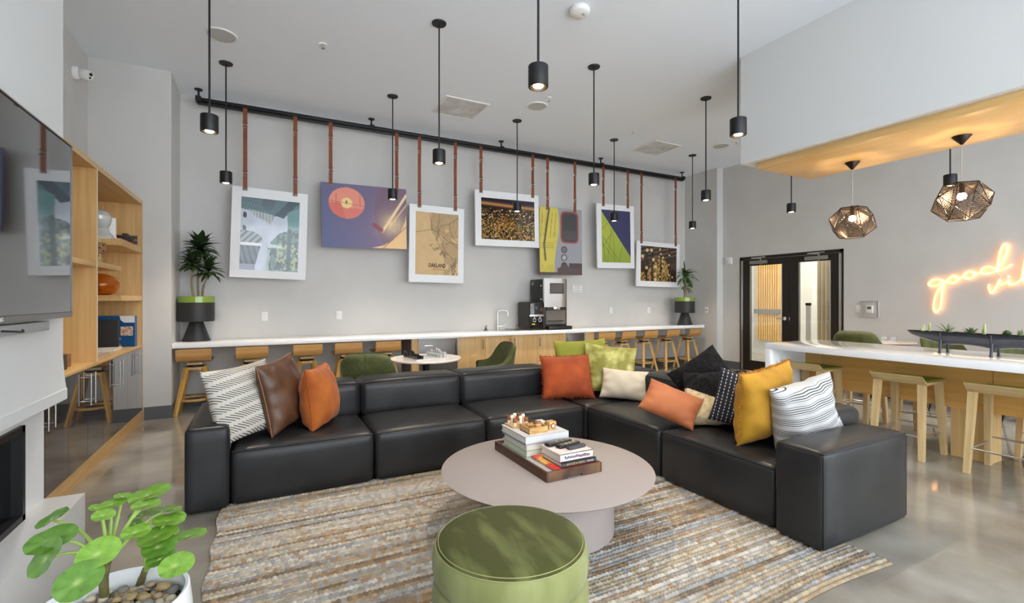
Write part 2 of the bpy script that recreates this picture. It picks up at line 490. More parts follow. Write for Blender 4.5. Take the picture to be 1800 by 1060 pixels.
b_box(bm, (-1.69, fb0, zt), (-1.04, fb1, .838)); b_box(bm, (-1.69, fb0, .312), (-1.04, fb1, zb)); b_box(bm, (-1.69, fb0, zb), (-1.5, fb1, zt))
obj('fireplace_face', bm, white_satin, fp)
box('hearth_bench', white_satin, (-1.69, -1.2, 0), (-.87, FY, .314), fp, .002)
fbx = thing('fireplace_insert', 'black glass fireplace insert in the white surround under the television', 'fireplace', (-1.04, 1.4, zb), world=True)
bm = B(); t_ = .03
b_box(bm, (-1.12, fb0, zt - t_), (-1.022, fb1, zt)); b_box(bm, (-1.12, fb0, zb), (-1.022, fb1, zb + t_)); b_box(bm, (-1.12, fb1 - t_, zb), (-1.022, fb1, zt)); b_box(bm, (-1.12, fb0, zb), (-1.022, fb0 + t_, zt))
obj('insert_frame', bm, black_metal, fbx)
box('glass_front', M('smoked_glass', srgb(22, 22, 24), .12), (-1.075, fb0 + t_, zb + t_), (-1.065, fb1 - t_, zt - t_), fbx)

TX, TY1, TZ0, TZ1 = -.895, 3.29, 1.287, 2.186
tv = thing('television', 'large black flat television on the white chimney breast', 'television', (-.93, 2.5, TZ0), world=True)
box('casing', black_plastic, (-.93, TY1 - 1.62, TZ0), (TX - .002, TY1, TZ1), tv, .006)
box('screen', M('tv_screen', srgb(14, 15, 20), .03, coat=1, spec=.8), (TX - .004, TY1 - 1.608, TZ0 + .028), (TX + .0005, TY1 - .012, TZ1 - .012), tv)
bm = B(); e = .006
b_box(bm, (TX - .012, TY1 - 1.62, TZ1 - e), (TX + .004, TY1, TZ1)); b_box(bm, (TX - .012, TY1 - e, TZ0), (TX + .004, TY1, TZ1)); b_box(bm, (TX - .012, TY1 - 1.62, TZ0), (TX + .004, TY1, TZ0 + .026)); b_box(bm, (TX - .012, TY1 - 1.62, TZ0), (TX + .004, TY1 - 1.62 + e, TZ1))
obj('bezel', bm, M('tv_bezel', srgb(120, 118, 118), .28, metal=.8), tv)
box('wall_bracket', M('bracket_grey', srgb(128, 128, 130), .5), (-.961, 1.7, 1.42), (-.93, 2.95, 1.98), tv)
lg = on_x(3, 567, TX + .0045)
text('logo', 'LG', white_plastic, .022, frame_mx((TX + .0045, lg.y, TZ0 + .013), (0, 1, 0), (0, 0, 1)), tv)
sb = thing('cable_tray', 'slim grey tray on the wall just below the television', 'tray', (-.95, 2.4, 1.2), world=True)
sby = on_x(75, 575, -.94).y
box('tray_body', M('tray_grey', srgb(170, 170, 172), .5), (-.962, sby - 1.2, 1.232), (-.915, sby, 1.275), sb, .003)
tube('cable', black_plastic, spline([(-.905, sby - .5, 1.255), (-.895, sby - .42, 1.248), (-.897, sby - .34, 1.242), (-.912, sby - .3, 1.248)], 8), .004, sb)

# security camera on the left wall
cpos = on_x(134, 128, XL + .02)
sc = thing('security_camera', 'white dome security camera high on the left grey wall', 'camera', (XL, cpos.y, cpos.z), world=True)
mxw = Matrix.Translation((XL, cpos.y, cpos.z)) @ Matrix.Rotation(R(90), 4, 'Y')
bm = B(); b_lathe(bm, [(0, 0), (.062, 0), (.062, .03), (.05, .045), (0, .045)], 24, mx=mxw); obj('mount', bm, white_plastic, sc)
hd = Matrix.Translation((XL + .09, cpos.y - .01, cpos.z - .005)) @ Vector((.75, -.45, -.25)).to_track_quat('Z', 'Y').to_matrix().to_4x4()
bm = B(); b_lathe(bm, [(0, -.06), (.035, -.055), (.05, -.03), (.052, .02), (.046, .05), (.036, .062), (0, .062)], 24, mx=hd); h_ = obj('camera_head', bm, white_plastic, sc)
bm = B(); b_cyl(bm, (0, .014), .017, .058, .066, 16, mx=hd); b_cyl(bm, (0, -.022), .01, .058, .066, 12, mx=hd); obj('lens', bm, gloss_black, h_)

# ================================================================== oak bookcase with dark gloss doors
BX, BY0, BY1 = -1.215, 3.44, 6.742
bk = thing('bookcase', 'tall oak wall bookcase with dark gloss cupboards beside the fireplace', 'bookcase', (-1.45, 5.1, 0), world=True)
gloss_grey = M('gloss_charcoal', srgb(52, 50, 54), .04, coat=1)
aluminium = M('pale_edge', srgb(214, 208, 196), .4)
box('toe_kick', oak_y, (XL, BY0, 0), (BX, BY1, .128), bk)
box('carcass', oak_y, (XL, BY0, .128), (BX - .022, BY1 - .026, .838), bk)
box('cabinet_top', oak_y, (XL, BY0, .838), (BX + .004, BY1 - .026, .866), bk, .001)
box('back_panel', oak_z, (XL, BY0, .866), (XL + .012, BY1, 2.495), bk)
box('end_panel', oak_z, (XL, BY1 - .026, .128), (BX, BY1, 2.495), bk)
box('top_panel', oak_y, (XL, BY0, 2.455), (BX, BY1 - .026, 2.495), bk)
box('divider', oak_z, (XL + .012, 5.05, .866), (BX, 5.076, 2.455), bk)
box('edge_trim', aluminium, (BX, 5.061, .866), (BX + .003, 5.068, 2.455), bk)
bm = B(); b_box(bm, (BX, BY0, 2.452), (BX + .003, BY1 - .026, 2.458)); b_box(bm, (BX, BY1 - .030, .866), (BX + .003, BY1 - .024, 2.455)); obj('edge_trim', bm, aluminium, bk)
box('shelf', oak_y, (XL + .012, 5.83, 1.900), (BX - .004, BY1 - .026, 1.962), bk)
box('shelf', oak_y, (XL + .012, 5.076, 1.650), (BX - .004, 5.83, 1.696), bk)
box('shelf', oak_y, (XL + .012, 5.83, 1.364), (BX - .004, BY1 - .026, 1.418), bk)
box('shelf', oak_y, (XL + .012, BY0, 1.646), (BX - .004, 5.05, 1.686), bk)
ys = [3.46, 3.91, 4.30, 4.825, 5.11, 5.655, 5.895, 6.456, 6.714]
ys = [3.47, 4.00, 4.40, 4.825, 5.105, 5.655, 5.90, 6.456, 6.714]
hands = ['hi', 'lo', None, 'hi', 'lo', 'hi', 'lo', 'hi']
ys = [3.20, 4.02, 4.40, 4.823, 5.235, 5.657, 6.05, 6.456, 6.714]
ys = [3.47, 4.00, 4.41, 4.823, 5.24, 5.657, 6.06, 6.456, 6.714]
for k in range(8):
    d_ = box('cabinet_door', gloss_grey, (BX - .02, ys[k] + .002, .130), (BX, ys[k + 1] - .002, .834), bk)
    hy = ys[k + 1] - .055 if k % 2 == 0 else ys[k] + .055
    z0, z1 = .56, .805
    bm = B()
    b_tube(bm, [(BX + .035, hy, z0), (BX + .035, hy, z1)], .006, 10)
    for z in (z0 + .03, z1 - .03): b_tube(bm, [(BX - .002, hy, z), (BX + .035, hy, z)], .0045, 8)
    obj('bar_handle', bm, steel, d_)

# ---- things on the shelves
def book(label, lo, hi, cover, axis, title=None, group=None, tcol=None, parent=None):
    """a closed book, spine on the given side (axis '-y','+x','-x')"""
    lo, hi = Vector(lo), Vector(hi)
    t = thing('book', label, 'book', ((lo.x + hi.x) / 2, (lo.y + hi.y) / 2, lo.z), group=group, world=True)
    d = hi - lo; th = min(d.x, d.y, d.z); ti = [d.x, d.y, d.z].index(th); e = min(.003, th * .2)
    ai = 0 if 'x' in axis else 1
    bm = B()
    for sgn in (0, 1):
        a, b = lo.copy(), hi.copy()
        if sgn == 0: b[ti] = lo[ti] + e
        else: a[ti] = hi[ti] - e
        b_box(bm, a, b)
    a, b = lo.copy(), hi.copy()
    if axis[0] == '-': b[ai] = lo[ai] + e
    else: a[ai] = hi[ai] - e
    b_box(bm, a, b); c_ = obj('cover', bm, cover, t)
    a, b = lo.copy(), hi.copy(); a[ti] += e; b[ti] -= e
    for i in range(3):
        if i == ti: continue
        if i == ai:
            if axis[0] == '-': a[i] += e; b[i] -= .006
            else: b[i] -= e; a[i] += .006
        else: a[i] += .005; b[i] -= .005
    box('pages', paper, a, b, t)
    if title:
        for (s_, size, org, xd, yd, m_, fit) in title: text('title', s_, m_, size, frame_mx(org, xd, yd), c_, fit=fit)
    return t
cov = lambda n, r, g, b, ro=.45: M('cover_' + n, srgb(r, g, b), ro)
# standing books in the near bay
yb = 4.30
for nm, lab, th, hh, col in (('grey', 'slim grey book at the near end of the row beside the television', .03, .22, (90, 88, 92)), ('white', 'white-spined book standing next to the pink book in the bookcase', .075, .235, (232, 230, 224)),
                             ('charcoal', 'dark charcoal book between the white and pink books in the bookcase', .05, .275, (92, 82, 88)), ('pink', 'tall pink book standing in the near bay of the bookcase', .028, .285, (226, 110, 130)),
                             ('lilac', 'slim lilac-edged book at the far end of the standing row', .02, .285, (176, 168, 190))):
    book(lab, (-1.50, yb, 1.686 + .022), (-1.235, yb + th, 1.686 + .022 + hh), cov(nm, *col), '+x', group='books standing in the near bookcase bay')
    yb += th + .003
book('orange-red book lying flat under the standing row in the bookcase', (-1.52, 4.28, 1.686), (-1.228, yb + .004, 1.708), cov('orange', 236, 96, 60), '+x')
# glass head
gh = thing('mannequin_bust', 'clear glass mannequin head on the upper shelf next to the white vase', 'sculpture', (-1.41, 6.0, 1.976), world=True)
headglass = M('head_glass', srgb(226, 232, 228), .06, coat=1, spec=.8, trans=.35)
hx, hy_, hz = -1.41, 5.99, 1.976
def headf(a, b):
    ang = a * 2 * math.pi; z = b
    pr = [(0, .092), (.1, .085), (.22, .06), (.32, .052), (.40, .066), (.5, .082), (.62, .092), (.75, .095), (.88, .075), (.96, .042), (1.0, .0)]
    for (z0, r0), (z1, r1) in zip(pr, pr[1:]):
        if z0 <= z <= z1: r = r0 + (r1 - r0) * (z - z0) / (z1 - z0); break
    fx, fy = math.cos(ang), math.sin(ang)
    front = max(0, fy)  # face looks towards +y and the room
    rr = r * (1 + .12 * front * (z > .38))
    nose = .046 * math.exp(-((z - .60) / .05) ** 2) * max(0, fy) ** 14 + .012 * math.exp(-((z - .49) / .03) ** 2) * max(0, fy) ** 8 + .026 * math.exp(-((z - .41) / .035) ** 2) * max(0, fy) ** 6
    eye = -.010 * math.exp(-((z - .67) / .04) ** 2) * (max(0, fy) ** 4)
    rr += nose + eye
    sx = .85 if z > .35 else 1.15
    return (hx + fx * rr * sx, hy_ + fy * rr * (1.1 if z > .35 else .75), hz + z * .29)
surf('glass_form', headglass, headf, 40, 44, gh)
mag = book('white magazine lying under the glass head on the upper shelf', (-1.66, 5.84, 1.963), (-1.30, 6.14, 1.975), cov('offwhite', 236, 234, 230), '+x')
book('thin red-edged booklet on the upper shelf before the wooden puzzle', (-1.30, 5.86, 1.963), (-1.225, 6.36, 1.972), cov('redwhite', 216, 96, 84), '+x')
vz = on_y(193.5, 400, 6.12)
tag(lathe('vase', M('matt_white_ceramic', srgb(240, 240, 238), .6), [(0, 1.963), (.075, 1.963), (.078, 1.975), (.055, 2.01), (.048, 2.035), (.046, 2.215), (.044, 2.217), (.038, 2.217), (.038, 2.06), (0, 2.05)], c=(-1.40, 6.27)), 'tall matt white cylinder vase with flared foot on the upper shelf', 'vase')
bp_ = thing('burr_puzzle', 'dark wooden interlocking burr puzzle at the end of the upper shelf', 'puzzle', (-1.33, 6.46, 1.963), world=True)
px_, py_, pz_ = -1.325, 6.52, 2.027
dwood = M('dark_puzzle_wood', srgb(66, 54, 46), .5, col2=srgb(46, 38, 32), scale=18)
for o_, d_ in (((0, 0, .026), (.10, .022, .018)), ((0, 0, -.026), (.10, .022, .018)), ((.026, 0, 0), (.018, .115, .022)), ((-.026, 0, 0), (.018, .115, .022)), ((0, .028, 0), (.022, .018, .064)), ((0, -.028, 0), (.022, .018, .064))):
    c_ = Vector((px_, py_, pz_)) + Vector(o_); h_ = Vector(d_)
    box('bar', dwood, c_ - h_, c_ + h_, bp_, .002)
# dice
pip = M('burnt_pip', srgb(52, 34, 26), .6)
def die(label, c, s, rz, tone):
    mxd = Matrix.Translation(c) @ Matrix.Rotation(rz, 4, 'Z')
    t = thing('wooden_die', label, 'die', (c[0], c[1], c[2] - s / 2), group='wooden dice', world=True)
    bm = B(); b_box(bm, (-s / 2,) * 3, (s / 2,) * 3, s * .12, 3, mxd); o = obj('cube', bm, tone, t)
    lay = {3: [(-.26, .26), (0, 0), (.26, -.26)], 5: [(-.27, -.27), (.27, -.27), (0, 0), (-.27, .27), (.27, .27)], 4: [(-.27, -.27), (.27, -.27), (-.27, .27), (.27, .27)]}
    for rot, n in ((Matrix.Rotation(R(90), 4, 'Y'), 4), (Matrix.Rotation(R(90), 4, 'X'), 5), (Matrix.Identity(4), 3)):
        for a, b in lay[n]:
            bm = B(); b_cyl(bm, (a * s, b * s), s * .085, s * .5 - .001, s * .5 + .0012, 12, mx=mxd @ rot); obj('pip', bm, pip, o)
die('lighter wooden die, lower of the two stacked dice', (-1.36, 5.60, 1.696 + .05), .1, R(6), M('die_light', srgb(206, 164, 116), .6, col2=srgb(188, 146, 98), scale=10, stretch=(1, 6, 6)))
die('darker wooden die stacked on top of the lighter one', (-1.345, 5.62, 1.796 + .052), .103, R(28), M('die_dark', srgb(160, 116, 72), .6, col2=srgb(132, 92, 54), scale=10, stretch=(1, 6, 6)))
amber = M('amber_glass', srgb(240, 170, 40), .03, trans=.9, ior=1.25, coat=.5)
av = on_x(195, 505, -1.36)
tag(lathe('glass_vase', amber, [(0, 1.42), (.07, 1.42), (.125, 1.445), (.155, 1.50), (.155, 1.545), (.125, 1.595), (.07, 1.622), (.03, 1.632), (.022, 1.628), (.06, 1.612), (.118, 1.585), (.147, 1.54), (.147, 1.505), (.118, 1.455), (.07, 1.432), (0, 1.430)], c=(-1.42, 6.02), seg=40), 'squat amber glass vase on the middle shelf', 'vase')
# small dark ornament on the near half shelf and items on the cabinet top
og = thing('green_ornament', 'small dark green ornament tucked behind the amber vase', 'ornament', (-1.55, 6.35, 1.418), world=True)
lathe('ornament_body', M('dark_green_glaze', srgb(58, 70, 52), .3), [(0, 1.418), (.05, 1.418), (.06, 1.46), (.035, 1.53), (.045, 1.58), (0, 1.585)], og, c=(-1.55, 6.35), seg=24)
gb = thing('board_game_box', 'blue board game box standing on the bookcase cabinet top', 'game box', (-1.50, 6.36, .866), world=True)
mg = Matrix.Translation((-1.46, 6.50, .866)) @ Matrix.Rotation(R(-8), 4, 'Z')
bm = B(); b_box(bm, (-.195, 0, .0005), (.225, .06, .335), 0, mx=mg); o_ = obj('box_body', bm, M('box_blue', srgb(26, 84, 138), .35), gb)
bm = B(); b_poly(bm, [(.09, .335), (.10, .29), (.13, .262), (.225, .262), (.225, .335)], 0, .001, mg @ Matrix.Translation((0, -.0012, 0)) @ Matrix.Rotation(R(90), 4, 'X')); obj('logo_patch', bm, white_plastic, o_)
bm = B(); b_box(bm, (.10, -.0015, .12), (.21, 0, .22), mx=mg); obj('picture_patch', bm, M('print_pale', srgb(220, 216, 200), .5, col2=srgb(190, 120, 90), scale=40), o_)
text('title', 'Y!', M('print_red', srgb(230, 60, 90), .5), .12, mg @ Matrix.Translation((.02, -.0014, .18)) @ Matrix.Rotation(R(90), 4, 'X'), o_)
bm = B()
for k, (z0, z1, a, b) in enumerate(((.0, .03, -.08, .10), (.032, .05, -.06, .09), (.052, .075, -.09, .08), (.078, .10, -.07, .10))): b_box(bm, (a, -.0016 - k * .0002, z0), (b, 0, z1), mx=mg)
obj('printed_books', bm, M('print_books', srgb(226, 226, 220), .5, col2=srgb(120, 160, 110), scale=14, stretch=(.2, .2, 3)), o_)
bb = thing('black_storage_box', 'black woven box standing in front of the blue game box', 'box', (-1.45, 6.05, .866), world=True)
box('box_body', M('black_weave', srgb(38, 36, 36), .7, bump=.3, bscale=160), (-1.62, 6.08, .902), (-1.30, 6.15, 1.17), bb, .004)
book('white flat book under the black box on the cabinet top', (-1.66, 5.88, .866), (-1.29, 6.2, .90), cov('cream', 226, 222, 214), '+x')
book('pale magazine on the cabinet top by the divider', (-1.60, 5.30, .866), (-1.27, 5.66, .884), cov('salmon', 214, 190, 176), '+x')
for lab, c, s, mt in (('dark brown carved wooden block at the near end of the cabinet top', (-1.36, 4.52), .085, dwood), ('light brown carved wooden puzzle block on the cabinet top', (-1.38, 4.72), .075, M('puzzle_mid', srgb(160, 112, 66), .5, col2=srgb(120, 80, 44), scale=20))):
    t = thing('wooden_puzzle', lab, 'puzzle', (c[0], c[1], .866), group='wooden puzzles on the cabinet top', world=True)
    box('block', mt, (c[0] - s, c[1] - s, .866), (c[0] + s, c[1] + s, .866 + s * 1.3), t, .004)
    for q in range(4):
        a = q * 1.57 + .4
        box('peg', mt, (c[0] + .03 * math.cos(a) - .016, c[1] + .05 * math.sin(a) - .016, .866 + s * 1.3), (c[0] + .03 * math.cos(a) + .016, c[1] + .05 * math.sin(a) + .016, .866 + s * 1.3 + .025 + .012 * (q % 2)), t, .003)

# ================================================================== long white counter on the back wall
CZ, CY = .86, 6.77
tag(box('worktop', quartz, (XPIER + .002, CY, CZ - .06), (7.96, YB - .001, CZ), bev=.003), 'long white stone worktop running along the back wall', 'worktop')
FYC = 6.85
ux = lambda u: on_y(u, 600, FYC).x
brass = M('bronze_pull', srgb(150, 130, 104), .35, metal=.8)
top = CZ - .062
def unit(name, label, cat, x0, x1, doors, group=None):
    t = thing(name, label, cat, ((x0 + x1) / 2, FYC, 0), group=group, world=True)
    box('body', oak_z, (x0 + .001, FYC + .02, .1), (x1 - .001, YB - .02, top), t)
    box('plinth', base_grey, (x0 + .001, FYC + .06, 0), (x1 - .001, YB - .05, .1), t)
    for a, b, hs in doors:
        d = box('door', oak_z, (a + .002, FYC, .105), (b - .002, FYC + .019, top - .003), t, .001)
        if hs:
            hx = b - .04 if hs == 'r' else a + .04
            bm = B(); b_tube(bm, [(hx, FYC, .60), (hx, FYC - .03, .605), (hx, FYC - .03, .735), (hx, FYC, .74)], .006, 8); obj('pull_handle', bm, brass, d)
    return t
x_ = [ux(u) for u in (705, 724, 736, 805, 853, 900, 945, 989, 996, 1027.6, 1044.6)]
ep = thing('counter_gable', 'oak gable panel left of the nearer fridge under the counter', 'panel', ((x_[1] + x_[2]) / 2, FYC, 0), world=True)
box('gable', oak_z, (x_[1], FYC, 0), (x_[2] - .003, YB - .02, top), ep)
box('gable_side', M('dark_laminate', srgb(120, 106, 92), .5), (x_[1] - .012, FYC + .004, 0), (x_[1] - .0005, YB - .02, top), ep)  # thin darker sheet on the left side of the gable
unit('base_cabinet', 'oak base cabinet with two doors right of the nearer fridge', 'cabinet', x_[3] + .003, x_[5], [(x_[3] + .003, x_[4], 'r'), (x_[4], x_[5], 'r')], 'oak base cabinets')
unit('base_cabinet', 'oak base cabinet with two doors below the coffee machine', 'cabinet', x_[5], x_[8] - .004, [(x_[5], x_[6], 'l'), (x_[6], x_[7], 'l'), (x_[7], x_[8] - .004, None)], 'oak base cabinets')
unit('base_cabinet', 'narrow oak end cabinet right of the farther fridge', 'cabinet', x_[9] + .004, x_[10], [(x_[9] + .004, (x_[9] + x_[10]) / 2, None), ((x_[9] + x_[10]) / 2, x_[10], None)], 'oak base cabinets')
def fridge(label, x0, x1, badge):
    t = thing('undercounter_fridge', label, 'fridge', ((x0 + x1) / 2, FYC, 0), group='undercounter fridges', world=True)
    box('body', black_plastic, (x0, FYC + .03, .02), (x1, YB - .03, top - .004), t)
    d = box('door', M('fridge_steel', srgb(104, 99, 96), .34, metal=.75, bump=.04, bscale=60, bstretch=(.05, 1, 1)), (x0 + .004, FYC - .005, .08), (x1 - .004, FYC + .03, top - .012), t, .008)
    bm = B(); e = .008
    b_box(bm, (x0, FYC - .009, .07), (x0 + e, FYC + .03, top - .006)); b_box(bm, (x1 - e, FYC - .009, .07), (x1, FYC + .03, top - .006)); b_box(bm, (x0, FYC - .009, top - .014), (x1, FYC + .03, top - .006))
    obj('door_trim', bm, steel, t)
    if badge: box('badge', chrome, (x0 + .09, FYC - .009, top - .13), (x0 + .22, FYC - .004, top - .105), d, .003)
    hx = x1 - .03 if badge else x0 + .02
    beam('handle', chrome, (hx, FYC - .02, .5), (hx, FYC - .02, top - .08), .012, .012, d)
    for z in (0.0,):
        for (a, b) in ((x0 + .05, FYC + .08), (x1 - .05, FYC + .08), (x0 + .05, YB - .1), (x1 - .05, YB - .1)): cyl('foot', black_plastic, (a, b), .02, 0, .02, t, 12)
fridge('dark steel fridge under the counter, left of the oak cabinet doors', x_[2], x_[3], True)
fridge('small dark steel fridge under the counter beside the green cushions', x_[8], x_[9], False)

# ---- sink, tap, soap pump
sx = ux(858)
sk = thing('sink', 'stainless sink set into the white worktop by the tap', 'sink', (3.75, 7.05, CZ), world=True)
bm = B(); b_box(bm, (3.45, 6.90, CZ), (4.02 - .15, 6.905, CZ + .003)); b_box(bm, (3.45, 7.195, CZ), (3.87, 7.2, CZ + .003)); b_box(bm, (3.45, 6.90, CZ), (3.455, 7.2, CZ + .003)); b_box(bm, (3.865, 6.9, CZ), (3.87, 7.2, CZ + .003)); obj('rim', bm, steel, sk)
box('basin', M('sink_grey_metal', srgb(120, 120, 120), .3, metal=.9), (3.456, 6.906, CZ + .0005), (3.864, 7.194, CZ + .0015), sk)  # flat grey metal sheet for the basin
fa = thing('tap', 'chrome swan tap standing at the back of the worktop', 'tap', (3.62, 7.29, CZ), world=True)
fx = on_y(875, 570, 7.29).x; zt = on_y(878, 549, 7.29).z + .03
lathe('tap_base', chrome, [(0, CZ), (.028, CZ), (.026, CZ + .01), (.02, CZ + .04), (.02, CZ + .1), (0, CZ + .1)], fa, c=(fx, 7.29), seg=20)
tube('spout', chrome, spline([(fx, 7.29, CZ + .08), (fx, 7.29, zt - .05), (fx + .012, 7.285, zt - .012), (fx + .05, 7.27, zt), (fx + .11, 7.24, zt - .003), (fx + .15, 7.22, zt - .02), (fx + .155, 7.218, zt - .09)], 6), .012, fa, 12)
tube('lever', chrome, [(fx + .015, 7.28, CZ + .06), (fx + .09, 7.25, CZ + .065), (fx + .14, 7.23, CZ + .11)], [.011, .009, .006], fa, 10)
so = thing('soap_pump', 'small dark soap pump left of the tap', 'soap pump', (0, 0, CZ), world=False)
so.location = (on_y(854, 577, 7.28).x, 7.28, CZ)
lathe('pump_base', dark_steel, [(0, 0), (.035, 0), (.035, .008), (.02, .015), (.016, .05), (0, .05)], so, 16)
tube('nozzle', dark_steel, [(0, 0, .04), (0, 0, .075), (.0, -.06, .07)], .006, so)

# ---- water dispenser and coffee machine
wd = thing('water_dispenser', 'black countertop water dispenser left of the coffee machine', 'water dispenser', (4.07, 7.08, CZ), world=True)
x0, x1, y0, y1, z1 = 3.925, 4.195, 6.87, 7.30, 1.335
box('casing', M('dispenser_dark', srgb(54, 52, 50), .5), (x0, y0 + .03, CZ + .01), (x1, y1, z1), wd, .03, 3)
box('front_panel', gloss_black, (x0 + .006, y0 + .005, CZ + .012), (x1 - .006, y0 + .04, z1 - .006), wd, .015, 3)
box('silver_band', steel, (x0 - .004, y0 - .012, 1.085), (x1 - .004, y0 + .012, 1.125), wd, .006)
for k in (-1, 1):
    cx = (x0 + x1) / 2 + k * .055
    bm = B(); b_box(bm, (cx - .03, y0 - .02, 1.0), (cx - .02, y0 + .008, 1.06)); b_box(bm, (cx + .02, y0 - .02, 1.0), (cx + .03, y0 + .008, 1.06)); b_box(bm, (cx - .03, y0 - .02, 1.0), (cx + .03, y0 + .008, 1.01)); b_box(bm, (cx - .01, y0 - .02, 1.05), (cx + .01, y0 + .008, 1.085))
    obj('tap_lever', bm, steel, wd)
box('warning_label', M('label_yellow', srgb(214, 208, 40), .5), (x0 + .045, y0 + .0035, .952), (x0 + .105, y0 + .0052, .972), wd)
box('drip_tray', dark_steel, (x0 + .01, y0 - .03, CZ + .001), (x1 - .01, y0 + .02, CZ + .016), wd, .004)
bm = B(); b_tube(bm, [(((x0 + x1) / 2) + .02 * math.cos(a), y0 + .004, 1.235 + .02 * math.sin(a)) for a in [k * math.pi / 8 for k in range(16)]], .0025, 6, True); obj('emblem', bm, steel, wd)
tube('power_cord', black_plastic, spline([(x0 + .005, y1 - .05, .91), (x0 - .05, y1 - .06, .93), (x0 - .065, y1 - .08, .89), (x0 - .03, y1 - .055, .866), (x0 - .12, y1 - .05, .865), (x0 - .22, y1 + .05, .865)], 8), .004, wd)
cm = thing('coffee_machine', 'tall steel coffee machine with a touch screen on the worktop', 'coffee machine', (4.45, 7.08, CZ), world=True)
x0, x1, y0, y1, z1 = 4.205, 4.69, 6.87, 7.33, 1.735
side = M('machine_black', srgb(46, 44, 42), .45)
box('body', side, (x0, y0 + .04, CZ + .02), (x1, y1, z1 - .012), cm, .006)
bm = B()
n = 10
front = [(x0 + (x1 - x0) * k / n, y0 + .05 * max(0, (k / n - .78) / .22) ** 2) for k in range(n + 1)]
b_poly(bm, front + [(x1, y0 + .06), (x0, y0 + .06)], 1.245, z1); obj('steel_front', bm, steel, cm)
scr = box('screen_frame', M('screen_frame', srgb(70, 64, 60), .4), (4.32, y0 - .008, 1.475), (4.60, y0 + .004, 1.655), cm, .003)
box('screen', M('dim_screen', srgb(96, 92, 90), .25), (4.34, y0 - .0095, 1.49), (4.575, y0 - .007, 1.64), scr)
box('outlet_block', side, (4.27, y0 + .005, 1.195), (4.62, y0 + .06, 1.245), cm, .004)
box('nozzle', chrome, (4.385, y0 - .02, 1.20), (4.52, y0 + .04, 1.245), cm, .012, 3)
box('recess', M('recess_grey', srgb(112, 104, 96), .5), (4.27, y0 + .035, .95), (4.66, y0 + .041, 1.195), cm)
box('cup_shelf', side, (4.29, y0 - .0, 1.005), (4.60, y0 + .04, 1.015), cm)
box('drip_tray', black_plastic, (x0 + .05, y0 - .07, CZ), (x1 + .04, y0 + .05, CZ + .06), cm, .006)
box('sticker', M('sticker', srgb(190, 196, 206), .5, col2=srgb(60, 66, 90), scale=60), (x0 - .001, y1 - .11, z1 - .11), (x0 + .001, y1 - .03, z1 - .05), cm)
for z in (1.6, 1.37): cyl('lock', chrome, (x0 - .001, y0 + .1), .008, z, z + .02, cm, 10)

# ---- sockets, switches, signs
def plate(name, label, cat, c, axis, w_, h_, kind, group=None):
    t = thing(name, label, cat, c, rot=(0, 0, {'y': 0, 'x': R(-90)}[axis]), group=group)
    box('cover_plate', white_plastic, (-w_ / 2, -.008, -h_ / 2), (w_ / 2, 0, h_ / 2), t, .002)
    if kind == 'duplex':
        for z in (.022, -.022):
            o = box('socket', white_plastic, (-.017, -.010, z - .016), (.017, -.007, z + .016), t, .004)
            for xx in (-.006, .006): box('slot', black_plastic, (xx - .0012, -.0106, z - .004), (xx + .0012, -.0095, z + .006), o)
    elif kind == 'toggle': box('toggle', white_plastic, (-.006, -.018, -.012), (.006, -.007, .012), t, .002)
    elif kind == 'dark': box('socket', black_plastic, (-.012, -.0105, -.012), (.012, -.007, .014), t, .002)
    elif kind == 'blank': box('socket', white_plastic, (-.017, -.0095, -.033), (.017, -.007, .033), t, .002)
    return t
for lab, u, v, k in (('white double wall socket nearest the left planter', 465, 556, 'duplex'), ('white double wall socket below the record picture', 596, 554, 'duplex'),
                     ('blank white wall plate left of the pair by the right planter', 1074, 546, 'blank'), ('blank white wall plate nearest the right planter', 1140, 545, 'blank')):
    p = on_y(u, v, YB); plate('wall_socket', lab, 'socket', (p.x, YB, p.z), 'y', .078, .122, k, 'wall plates above the counter')
p = on_x(1242, 545, XR); plate('wall_socket', 'white plate with a dark jack on the right return wall', 'socket', (XR, p.y, p.z), 'x', .078, .122, 'dark')
p = on_x(1509, 543, XD); plate('light_switch', 'white toggle light switch right of the doors', 'switch', (XD, p.y, p.z), 'x', .075, .12, 'toggle')
p = on_x(1529.5, 543.5, XD)
th = thing('thermostat', 'thermostat in a clear cover on the wall right of the doors', 'thermostat', (XD, p.y, p.z), rot=(0, 0, R(-90)))
box('cover', glassy('clear_plastic', (.98, .98, .98, 1), 1.3, 0, .6), (-.115, -.07, -.125), (.115, -.002, .125), th, .012)
bm = B()
for s_ in (-1, 1): b_box(bm, (s_ * .115 - .006, -.012, -.125), (s_ * .115 + .006, 0, .125)); b_box(bm, (-.115, -.012, s_ * .125 - .006), (.115, 0, s_ * .125 + .006))
obj('cover_base', bm, M('plastic_rim', srgb(206, 204, 200), .4), th)
o = box('unit', white_plastic, (-.045, -.03, -.06), (.045, -.002, .06), th, .004); box('display', M('lcd', srgb(96, 100, 98), .3), (-.028, -.0315, .0), (.028, -.0295, .04), o)
p = on_x(1283, 459, XD)
sd = thing('wall_strobe', 'white rounded alarm strobe on the wall left of the doors', 'alarm', (XD, p.y, p.z), rot=(0, 0, R(-90)))
box('housing', white_plastic, (-.075, -.05, -.075), (.075, 0, .075), sd, .03, 4)
box('lens', M('strobe_lens', srgb(228, 230, 232), .15), (-.03, -.056, -.05), (.03, -.048, .05), sd, .006)
p = on_y(1015, 507.5, YB)
sg = thing('occupancy_sign', 'small white maximum occupancy sign right of the coffee machine', 'sign', (p.x, YB, p.z))
box('board', white_plastic, (-.105, -.004, -.065), (.105, 0, .065), sg, .001)
grey_ink = M('grey_ink', srgb(150, 150, 150), .6)
